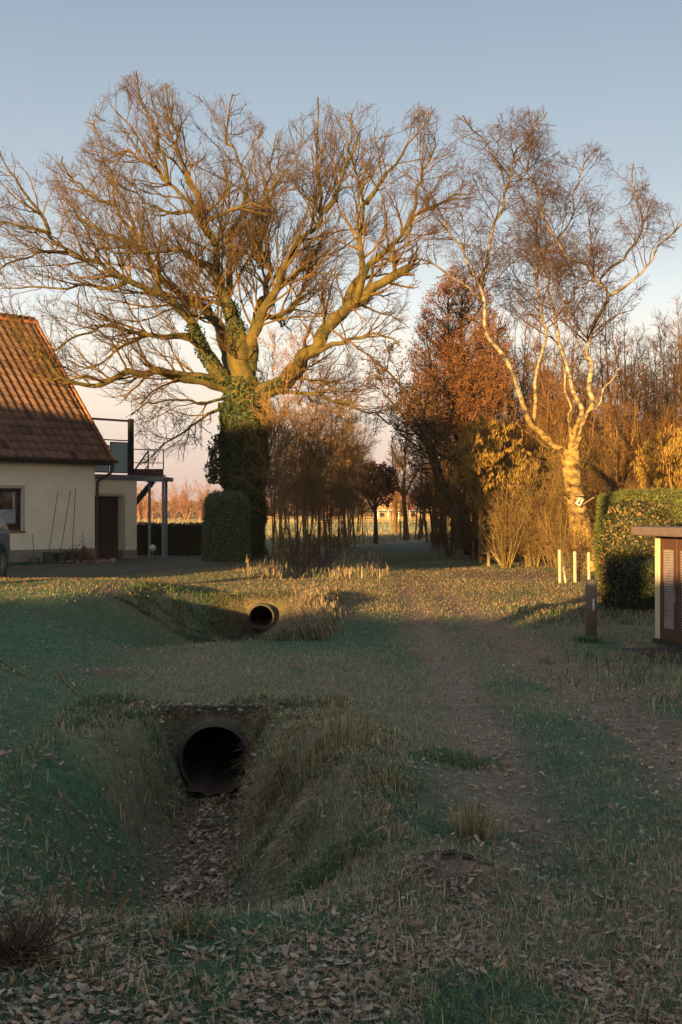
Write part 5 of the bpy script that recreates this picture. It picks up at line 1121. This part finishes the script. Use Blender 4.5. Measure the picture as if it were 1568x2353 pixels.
for i in range(4):
    a0 = .165 + i * (dw + .012); a1 = a0 + dw; m = MB(); b = (.002, .030); fwd = .085
    m.box(cf, (a0, a0 + fwd), b, (.075, BH - .01)); m.box(cf, (a1 - fwd, a1), b, (.075, BH - .01)); m.box(cf, (a0 + fwd, a1 - fwd), b, (.075, .20)); m.box(cf, (a0 + fwd, a1 - fwd), b, (BH - .14, BH - .01)); dr = m.build('door', M['brownpaint'], cab, bevel=.003)
    m = MB(); nl = 30; z0 = .205; z1 = BH - .145; st_ = (z1 - z0) / nl
    for j in range(nl):
        z = z0 + j * st_; V = [CO + pd * t + pn * y + np.array((0, 0, zz)) for t in (a0 + fwd, a1 - fwd) for y, zz in ((.006, z + st_ * 1.05), (.026, z + .004), (.022, z), (.003, z + st_ * .95))]
        m.add(V, [(0, 1, 5, 4), (1, 2, 6, 5), (2, 3, 7, 6), (0, 4, 7, 3)])
    m.build('louver_panel', M['louver'], dr)
    if i % 2 == 0:
        m = MB(); m.box(cf, (a1 - .035, a1 - .012), (.031, .055), (.52, .68)); m.build('handle', M['louver'], dr, bevel=.004)
m = MB(); m.box((np.array((3.25, 14.3, float(H(3.3, 14.0)))), pd, pn), (0, 2.6), (-.5, .12), (-.1, .016)); tag(m.build('paving_slab', M['slab'], None, (3.4, 13.5, 0), bevel=.006), kind='structure')
BP = P(1359, 1468, 15.5); BP[2] = float(H(BP[0], BP[1])); bol = empty('bollard', BP, 'round topped brown bollard with a small white label', 'bollard'); br = .071; bh = 1.5 - (1330 - HOR) / F * 15.5 - BP[2]
m = MB(); m.lathe(BP, [(br, -.1), (br, bh - br)] + [(br * math.cos(a), bh - br + br * math.sin(a)) for a in np.linspace(.15, 1.5, 9)], 32); m.build('post', M['bollard'], bol, smooth=True)
m = MB(); k = 5; V = []
for z in (bh - .375, bh - .235):
    for a in np.linspace(-1.70, -1.30, k): V.append(BP + np.array(((br + .0015) * math.cos(a + .12), (br + .0015) * math.sin(a + .12), z)))
m.add(V, [(i, i + 1, k + i + 1, k + i) for i in range(k - 1)]); pl = m.build('label_plate', M['label'], bol)
m = MB(); fb = (BP + np.array((.008, -br - .004, 0)), np.array((1.0, 0, 0)), np.array((0, 1.0, 0)))
for z in (bh - .355, bh - .3275, bh - .300, bh - .272): m.box(fb, (-.012, .012), (0, .001), (z, z + .0018))
for z in (bh - .366, bh - .245): m.box(fb, (-.004, .004), (0, .001), (z, z + .008))
m.build('label_marks', M['ink'], pl).name = 'label_print'

# ================================================================ posts and fences
WP = []
for i, (px, t, bt_, r, lab) in enumerate([(1286, 1265, 1340, .035, 'leftmost of the three white posts'), (1321, 1269, 1342, .037, 'middle one of the three white posts'), (1353, 1271, 1338, .034, 'rightmost of the three white posts, close to the hedge')]):
    a = P(px, t, 28.2); b = P(px + 1, bt_, 28.2); b[2] = float(H(b[0], b[1])) - .05; WP.append((a, b)); m = MB(); m.bar(b, a, r, k=10); m.lathe(a, [(r, -.01), (r * .7, .02)], 10); tag(m.build('white_post', M['whitepost'], None, b), lab, 'post', 'white posts by the birch')
a = P(1294, 1300, 28.35); b = P(1301, 1341, 28.1); b[2] = float(H(b[0], b[1])) - .03; m = MB(); m.bar(b, a, .028, k=8); tag(m.build('brace_post', M['whitepost'], None, b), 'short slanting grey brace behind the leftmost white post', 'post')
m = MB()
for (a0, b0), (a1, b1) in zip(WP[:-1], WP[1:]):
    for j in range(8):
        t = j / 8; m.bar(a0 * (1 - t) + b0 * t - (0, 0, .03), a1 * (1 - t) + b1 * t - (0, 0, .03), .0035)
    for j in range(1, 8):
        s = j / 8; p0 = a0 * (1 - s) + a1 * s; p1 = b0 * (1 - s) + b1 * s; m.bar(p0 - (0, 0, .03), p1 + (0, 0, .05), .003)
tag(m.build('wire_mesh', M['wire'], None, WP[0][1]), 'rusty wire mesh stretched between the white posts', 'fence')
fan_shrub('hedge_plant', 'small dark leafless plant climbing the mesh between the white posts', 1330, 1338, 28.6, 9, .8, .3, 88, col=(.6, .4, .3), twc=(.6, .4, .3), s=.7)
for px, t, bt_, Yc, lab in [(1123, 1247, 1300, 37.5, 'wooden post with a slanting brace at the shade edge'), (1223, 1249, 1290, 39, 'wooden post standing in front of the golden shrubs'), (1247, 1245, 1288, 40, 'thin mossy post right of the golden shrub post')]:
    a = P(px, t, Yc); b = P(px, bt_, Yc); b[2] = float(H(b[0], b[1])) - .05; root = empty('wooden_post', b, lab, 'post', 'old wooden posts at the shrub border'); m = MB(); m.bar(b, a, .045, k=8); m.build('post', M['wood'], root)
    if px == 1123: m = MB(); q = P(1152, 1298, Yc); m.bar(a - (0, 0, .12), q, .03); m.build('brace', M['wood'], root)
a = P(569, 1275, 35); b = P(570, 1311, 35); b[2] = float(H(b[0], b[1])) - .03; root = empty('marker_stake', b, 'small wooden marker stake with yellow and pink tape near the clipped bush', 'stake')
m = MB(); m.bar(b, P(570.5, 1283, 35), .02); m.build('stake', M['wood'], root); m = MB(); m.bar(P(567.5, 1293, 34.97), P(567.5, 1274, 34.97), .022, .012); m.build('yellow_tape', M['yellow'], root); m = MB(); m.bar(P(571, 1290, 34.96), P(571, 1283, 34.96), .024); m.build('pink_tape', M['pink'], root)
# field fences
def wirefence(x0, x1, Yc, n, h, label, m_='wood', rail=False, dy=0):
    root = empty('field_fence', (x0, Yc, 0), label, 'fence')
    for i in range(n):
        x = x0 + (x1 - x0) * i / (n - 1); y = Yc + dy * i / (n - 1); m = MB(); z = float(H(x, y)); m.bar((x, y, z - .1), (x, y, z + h * random.uniform(.92, 1.06)), .05 + .0002 * Yc, k=6); m.build('post', M[m_], root)
    for j in range(3):
        m = MB(); z = h * (.35 + .28 * j); m.bar((x0, Yc, z), (x1, Yc + dy, z), .004 if not rail else .06, .004 if not rail else .07); m.build('rail' if rail else 'wire', M['wire'] if not rail else M[m_], root)
wirefence(-1.2, 9.0, 84, 7, 1.2, 'wire fence with pale posts crossing the end of the lane')
wirefence(-4, 14, 130, 7, 1.25, 'second fence with pale posts out in the golden field')
wirefence(-14, 34, 215, 17, 1.3, 'long dark rail fence in front of the far farmhouse', rail=True)
wirefence(-60, -18, 190, 15, 1.2, 'distant fence line across the field at the left', rail=False)
# far farmhouse with veranda
FH = np.array((12.6, 330.0, 0.0)); ff = (FH, np.array((1.0, 0, 0)), np.array((0, -1.0, 0))); fh = empty('farmhouse', FH, 'far farmhouse with red roof and long veranda beyond the field', 'house')
def fxw(px): return (px - 784) / F * 330 - FH[0]
x0, xm, x1 = fxw(868), fxw(938), fxw(1012)
m = MB(); m.box(ff, (x0, xm), (-9, 0), (0, 4.8)); m.box(ff, (xm, x1), (-8, -.5), (0, 2.9)); m.build('wall', M['farwall'], fh)
def gab(m, a0, a1, y0, y1, z0, z1): 
    ym = (y0 + y1) / 2; V = [FH + np.array((a, -y, z)) for a in (a0, a1) for y, z in ((y1, z0), (ym, z1), (y0, z0), (ym, z0 - .01))]
    m.add(V, [(0, 1, 5, 4), (1, 2, 6, 5), (0, 3, 1), (1, 3, 2), (4, 5, 7), (5, 6, 7), (0, 4, 7, 3), (3, 7, 6, 2)])
m = MB(); gab(m, x0 - .4, xm + .4, -9.6, .6, 4.8, 8.2); gab(m, xm + .01 + .4, x1 + .4, -9, .3, 2.9, 7.0); m.build('roof', M['farroof'], fh)
m = MB(); m.box(ff, (x0 - .3, x1 + .5), (.01, 2.4), (2.55, 2.80)); vr = m.build('veranda_roof', M['bluegrey'], fh)
for i in range(7): m = MB(); a = x0 + (x1 - x0) * i / 6; m.box(ff, (a - .09, a + .09), (2.1, 2.3), (0, 2.54)); m.build('veranda_post', M['curtain'], vr)
for a, z0, z1, mm in ((x0 + 1.2, .9, 2.1, 'carglass'), (x0 + 3.5, 0, 2.2, 'brick'), (x0 + 5.4, .9, 2.1, 'carglass'), (xm + 1.4, .9, 2.1, 'carglass'), (xm + 4.2, .2, 2.2, 'carglass')):
    m = MB(); m.box(ff, (a - .6, a + .6), (.001 if a < xm else -.49, .05 if a < xm else -.45), (z0, z1)); m.build('window' if mm != 'brick' else 'door', M[mm], fh)
m = MB(); a = x0 + 2.6; m.box(ff, (a - .35, a + .35), (.001, .06), (3.0, 4.4)); m.build('shutter', mat('green_shutter', (.07, .16, .07), .7), fh)
m = MB(); a = xm + 3.6; m.box(ff, (a - .9, a + .9), (-3.0, .35), (3.4, 4.7)); m.build('dormer', M['farwall'], fh); m = MB(); m.box(ff, (a - .5, a + .5), (.36, .42), (3.6, 4.4)); m.build('window', M['carglass'], fh)
m = MB(); m.lathe(FH + np.array((xm - .5, -3.2, 0)), [(.05, 0), (.04, 5.2)], 8); tag(m.build('flag_pole', M['curtain'], None, FH + np.array((xm - .5, -3.2, 0))), 'thin white pole standing before the far farmhouse', 'pole')

# ================================================================ birdhouse on the birch
bh0 = P(1331, 1153, YB - .34); root = empty('birdhouse', bh0, 'tilted white birdhouse with dark keyhole shape fixed to the birch trunk', 'birdhouse')
ra = R(-28); ex = np.array((math.cos(ra), 0, -math.sin(ra) * -1.0)); ex = np.array((math.cos(ra), 0, -math.sin(ra))); ez_ = np.array((math.sin(ra), 0, math.cos(ra))); ex = np.array((math.cos(R(28)), 0, -math.sin(R(28)))); ez_ = np.array((math.sin(R(28)), 0, math.cos(R(28)))); ey = np.array((0, 1.0, 0))
def obox(m, c, sx, sy, sz):
    V = [c + ex * a + ey * b + ez_ * e for a in (-sx, sx) for b in (-sy, sy) for e in (-sz, sz)]; m.add(V, [(0, 1, 3, 2), (4, 6, 7, 5), (0, 4, 5, 1), (2, 3, 7, 6), (0, 2, 6, 4), (1, 5, 7, 3)])
m = MB(); obox(m, bh0, .072, .07, .105); m.build('box', mat('birdhouse_paint', (.5, .46, .38), .8), root, bevel=.004)
m = MB(); obox(m, bh0 + ex * .082, .009, .075, .115); obox(m, bh0 - ez_ * .114, .078, .075, .008); m.build('side_board', M['brownpaint'], root)
m = MB(); obox(m, bh0 - ey * .0725 + ez_ * .02, .012, .002, .06)
for cz, rr in ((-.035, .030), (.06, .018)):
    V = [bh0 - ey * .0745 + ez_ * cz + ex * rr * math.cos(a) + ez_ * rr * math.sin(a) for a in np.arange(14) * 2 * np.pi / 14]; m.add(V, [tuple(range(14))[::-1]])
m.build('keyhole', M['ink'], root)
rc = bh0 + np.array((-.04, -.02, .19)); m = MB(); V = [rc + np.array((a, b, c_)) for a, b, c_ in ((-.15, -.11, -.04), (.15, -.11, -.02), (.11, .1, .06), (-.11, .1, .04), (-.15, -.11, -.055), (.15, -.11, -.035), (.11, .1, .045), (-.11, .1, .025))]
m.add(V, [(0, 1, 2, 3), (7, 6, 5, 4), (0, 4, 5, 1), (1, 5, 6, 2), (2, 6, 7, 3), (3, 7, 4, 0)]); m.build('roof', M['wood'], root)
m = MB(); m.bar(bh0 - ez_ * .15 - ex * .02, bh0 + np.array((-.38, .05, .14)), .012); m.bar(bh0 + ex * .1 - ez_ * .05, bh0 + np.array((.40, .05, .12)), .018, k=6); m.build('perch', M['wood'], root)

# ================================================================ foreground things
g = np.random.default_rng(44)
c0 = P(205, 2105, 5.0); c0[2] = float(H(c0[0], c0[1])); root = empty('cut_shrub', c0, 'cut back shrub of short bare stumps at the left foreground', 'shrub')
for i, (x0_, y0_, x1_, y1_, r) in enumerate([(150, 2105, 158, 2020, 9), (175, 2110, 172, 2050, 7), (200, 2112, 210, 2015, 6), (225, 2110, 222, 2060, 5), (240, 2115, 262, 2000, 5), (250, 2118, 300, 2045, 6), (108, 2100, 118, 2045, 6), (95, 2095, 88, 2060, 7), (130, 2100, 126, 2035, 4), (188, 2112, 235, 2070, 4), (262, 2118, 290, 2070, 5), (160, 2108, 145, 2065, 4), (60, 2090, 66, 2030, 3), (115, 2102, 140, 2058, 4)]):
    Yc = 5.0 + g.normal(0, .10); a = P(x0_, y0_, Yc); a[2] = float(H(a[0], Yc)) - .03; b = P(x1_, y1_, Yc + g.normal(0, .04)); md = (a + b) / 2 + g.normal(0, .012, 3); rr = r / F * 5 * .75
    V, Q = sweep(resample(np.array([np.append(a, rr * 1.1), np.append(md, rr), np.append(b, rr * .85)]), .02), 7, .1, i); V = np.vstack([V, b]); nv = len(V) - 1; cap = np.array([[nv - 7 + j, nv - 7 + (j + 1) % 7, nv] for j in range(7)])
    mk('stem', V, [Q, cap], M['wood'], root)
c0 = P(35, 2200, 4.25); c0[2] = float(H(c0[0], c0[1])); root = empty('dead_heather', c0, 'reddish brown dead plant at the left border of the foreground', 'plant'); m = MB(); tips = []
for i in range(90):
    a = g.uniform(0, 6.28); e = c0 + np.array((g.normal(0, .10), g.normal(0, .09), g.uniform(.05, .19))); m.bar(c0 + g.normal(0, .03, 3) * (1, 1, 0), e, .0018, k=4); tips.append(e)
m.build('stem', mat('red_stem', (.13, .085, .055), .9), root)
tips = np.array(tips); n = 1300; k = g.integers(0, len(tips), n); s_ = g.random((n, 1)) ** .6; q = c0 * (1 - s_) + tips[k] * s_ + g.normal(0, .012, (n, 3)); B = Acc(); B.add(*quads(q, g.uniform(.008, .02, n), np.clip(np.array((.14, .06, .03)) * (1 + g.normal(0, .35, (n, 1))), .01, 1), g, .4)); B.build('foliage', M['leaf'], root)
def stick(pts, Yc, r, label):
    L = []
    for (px, py, Yq) in pts:
        p = P(px, py, Yq); p[2] = float(H(p[0], p[1])) + r + .004; L.append(np.append(p, r))
    L = np.array(L); L[-1][3] *= .4; V, Q = sweep(resample(L, .03), 6, .12); o = mk('fallen_twig', V, Q, M['wood'], None, L[0][:3], None, True); tag(o, label, 'twig')
def gy(py, z=0): return (CAMH - z) * F / (py - HOR)
for pts, r, lab in [([(880, 2040), (930, 2035), (965, 2010), (985, 2015), (1000, 2035)], .006, 'bent dry stick lying under the brown soil mound in the foreground'), ([(1070, 2075), (1020, 2065), (985, 2040)], .004, 'pale thin twig among leaves right of the bent stick'),
                    ([(440, 2150), (500, 2160), (560, 2190)], .005, 'pale twig lying across leaves at the ditch end'), ([(0, 1555), (60, 1575), (90, 1580)], .007, 'dark curved twig on the left lawn at the border'), ([(133, 1557), (150, 1575), (185, 1600)], .009, 'pale forked twig on the left lawn'), ([(830, 2065), (880, 2058), (960, 2060)], .005, 'long straw coloured twig beneath the bent stick'), ([(540, 2325), (600, 2290), (680, 2270)], .005, 'thin curved twig at the bottom of the picture')]:
    stick([(a, b, gy(b)) for a, b in pts], 5, r, lab)
c0 = P(1045, 1965, 5.5); mm = MB(); V = []; k = 24; q = 8
for i in range(q + 1):
    for j in range(k):
        rr = .20 * i / q * (1 + .15 * g.normal() * (i > 0)); a = 2 * math.pi * j / k; x = c0[0] + rr * 1.3 * math.cos(a); y = c0[1] + rr * math.sin(a); V.append((x, y, float(H(x, y)) - .01 + .035 * (1 - (i / q) ** 2) + g.normal(0, .004)))
mm.add(V, [(i * k + j, (i + 1) * k + j, (i + 1) * k + (j + 1) % k, i * k + (j + 1) % k) for i in range(q) for j in range(k)]); tag(mm.build('soil_mound', M['soil'], None, (c0[0], c0[1], 0), smooth=True), 'small dark molehill of bare soil in the foreground', 'molehill')

# ================================================================ unseen shade casters added behind the camera, shaped for the shade bands
a_ = R(AZ)
def UV(u, v): return np.array((u * math.cos(a_) + v * math.sin(a_), -u * math.sin(a_) + v * math.cos(a_), 0.0))
du = np.array((math.cos(a_), -math.sin(a_), 0)); dv = np.array((math.sin(a_), math.cos(a_), 0)); V0 = -9.0
def zb_(v, z=0): return z + (v - V0) * math.tan(R(EL))
SH = (UV(0, V0), du, dv)
nh = empty('shade_house', UV(-23, V0), 'unseen neighbouring house behind the viewer, sized for its shade', 'house')  # unseen; ridge height set by the shade edge wanted
m = MB(); top_ = zb_(33, 5.5); m.box(SH, (-34, -16.9), (-8, -.0), (0, 5.5)); m.build('wall', M['render'], nh)  # wall of the unseen shade house
V = [UV(u, V0 + v) + np.array((0, 0, z)) for u in (-34.5, -16.7) for v, z in ((.5, 5.4), (-4, top_), (-8.5, 5.4))]; m = MB(); m.add(V, [(0, 1, 4, 3), (1, 2, 5, 4), (0, 2, 1), (3, 4, 5), (0, 3, 5, 2)]); m.build('roof', M['farroof'], nh)  # roof of the unseen shade house, ridge set by the shade edge
m = MB(); m.box((UV(0, V0 - 4), du, dv), (-33, -16.9), (-.1, .1), (5, top_ - .0)); 
lowz = zb_(17.5)
clipped('shade_hedge', 'long unseen hedge added behind the viewer as a shade caster', 'hedge', tuple(UV(-10.9, V0)[:2]), 7.2, .5, lowz + .06, 9000, .16, DG, rot=-a_, rd=.2, amp=.12, seed=31)  # unseen hedge, height set to keep the foreground in shade
clipped('shade_conifer', 'narrow unseen conifer added behind the viewer to shade the domed shrub', 'tree', tuple(UV(-3.75, V0 + .2)[:2]),   .42, .4, 4.0, 3000, .14, DG, rot=-a_, rd=.2, amp=.08, seed=33)  # added out of view to shade the lower part of the evergreen shrub
gs = empty('shade_garage', UV(3, V0), 'low unseen garage added behind the viewer for its shade', 'garage'); m = MB(); m.box(SH, (-4.3, 12), (-5, 0), (0, 3.15)); m.build('wall', M['render'], gs); m = MB(); m.box(SH, (-4.5, 12.2), (-5.2, .2), (3.151, 3.28)); m.build('roof', M['fascia'], gs)  # added out of view, height set for the shade on cabinet and bollard
# added unseen evergreen, crown raised so sun reaches the lawn beneath its shadow
zc0, zc1 = zb_(28.5), zb_(42, 4.4)
et = empty('shade_evergreen', UV(-13.9, V0), 'broad unseen evergreen added behind the viewer, crown raised to shape the shade', 'tree'); V, Q = sweep(resample(np.array([np.append(UV(-13.9, V0), .3), np.append(UV(-13.9, V0) + (0, 0, zc0 + 1), .25)]), .3), 10); mk('trunk', V, Q, M['bark'], et, col=np.tile(BK, (len(V), 1)))
s_, co_ = boxsurf(tuple(UV(-13.75, V0)[:2]), 2.95, 1.6, zc1 - zc0 - 1.25, -a_, .9, .4, zc0 + 1.25); p, nr = s_(9000, g); co_(et); B = Acc(); B.add(*quads(p, .3, np.tile(np.array((.02, .04, .015)), (len(p), 1)), g, .6, nrm=nr)); B.build('crown', M['gleaf'], et)
V, Q = sweep(resample(np.array([np.append(UV(-4.95, V0), .22), np.append(UV(-4.95, V0) + (0, 0, 8.0), .16)]), .4), 10); pt = empty('shade_trunk', UV(-4.95, V0), 'slim tall unseen trunk behind the viewer, placed for its shadow', 'tree'); mk('trunk', V, Q, M['bark'], pt, col=np.tile(BK, (len(V), 1)))  # unseen trunk set here to cast the dark strip on the hedge

# ================================================================ air
hz = MB(); hz.box((np.array((0, 0, 0.0)), np.array((1.0, 0, 0)), np.array((0, 1.0, 0))), (-400, 400), (-60, 560), (-2, 26)); hm = bpy.data.materials.new('haze_air'); hm.use_nodes = True; hn = hm.node_tree; hn.nodes.clear()
ho = hn.nodes.new('ShaderNodeOutputMaterial'); hv = hn.nodes.new('ShaderNodeVolumePrincipled'); hv.inputs['Density'].default_value = .00022; hv.inputs['Color'].default_value = (.93, .90, .90, 1); hn.links.new(hv.outputs[0], ho.inputs['Volume'])
o = hz.build('haze', hm); tag(o, 'thin winter haze over field and lane', 'haze', kind='stuff')
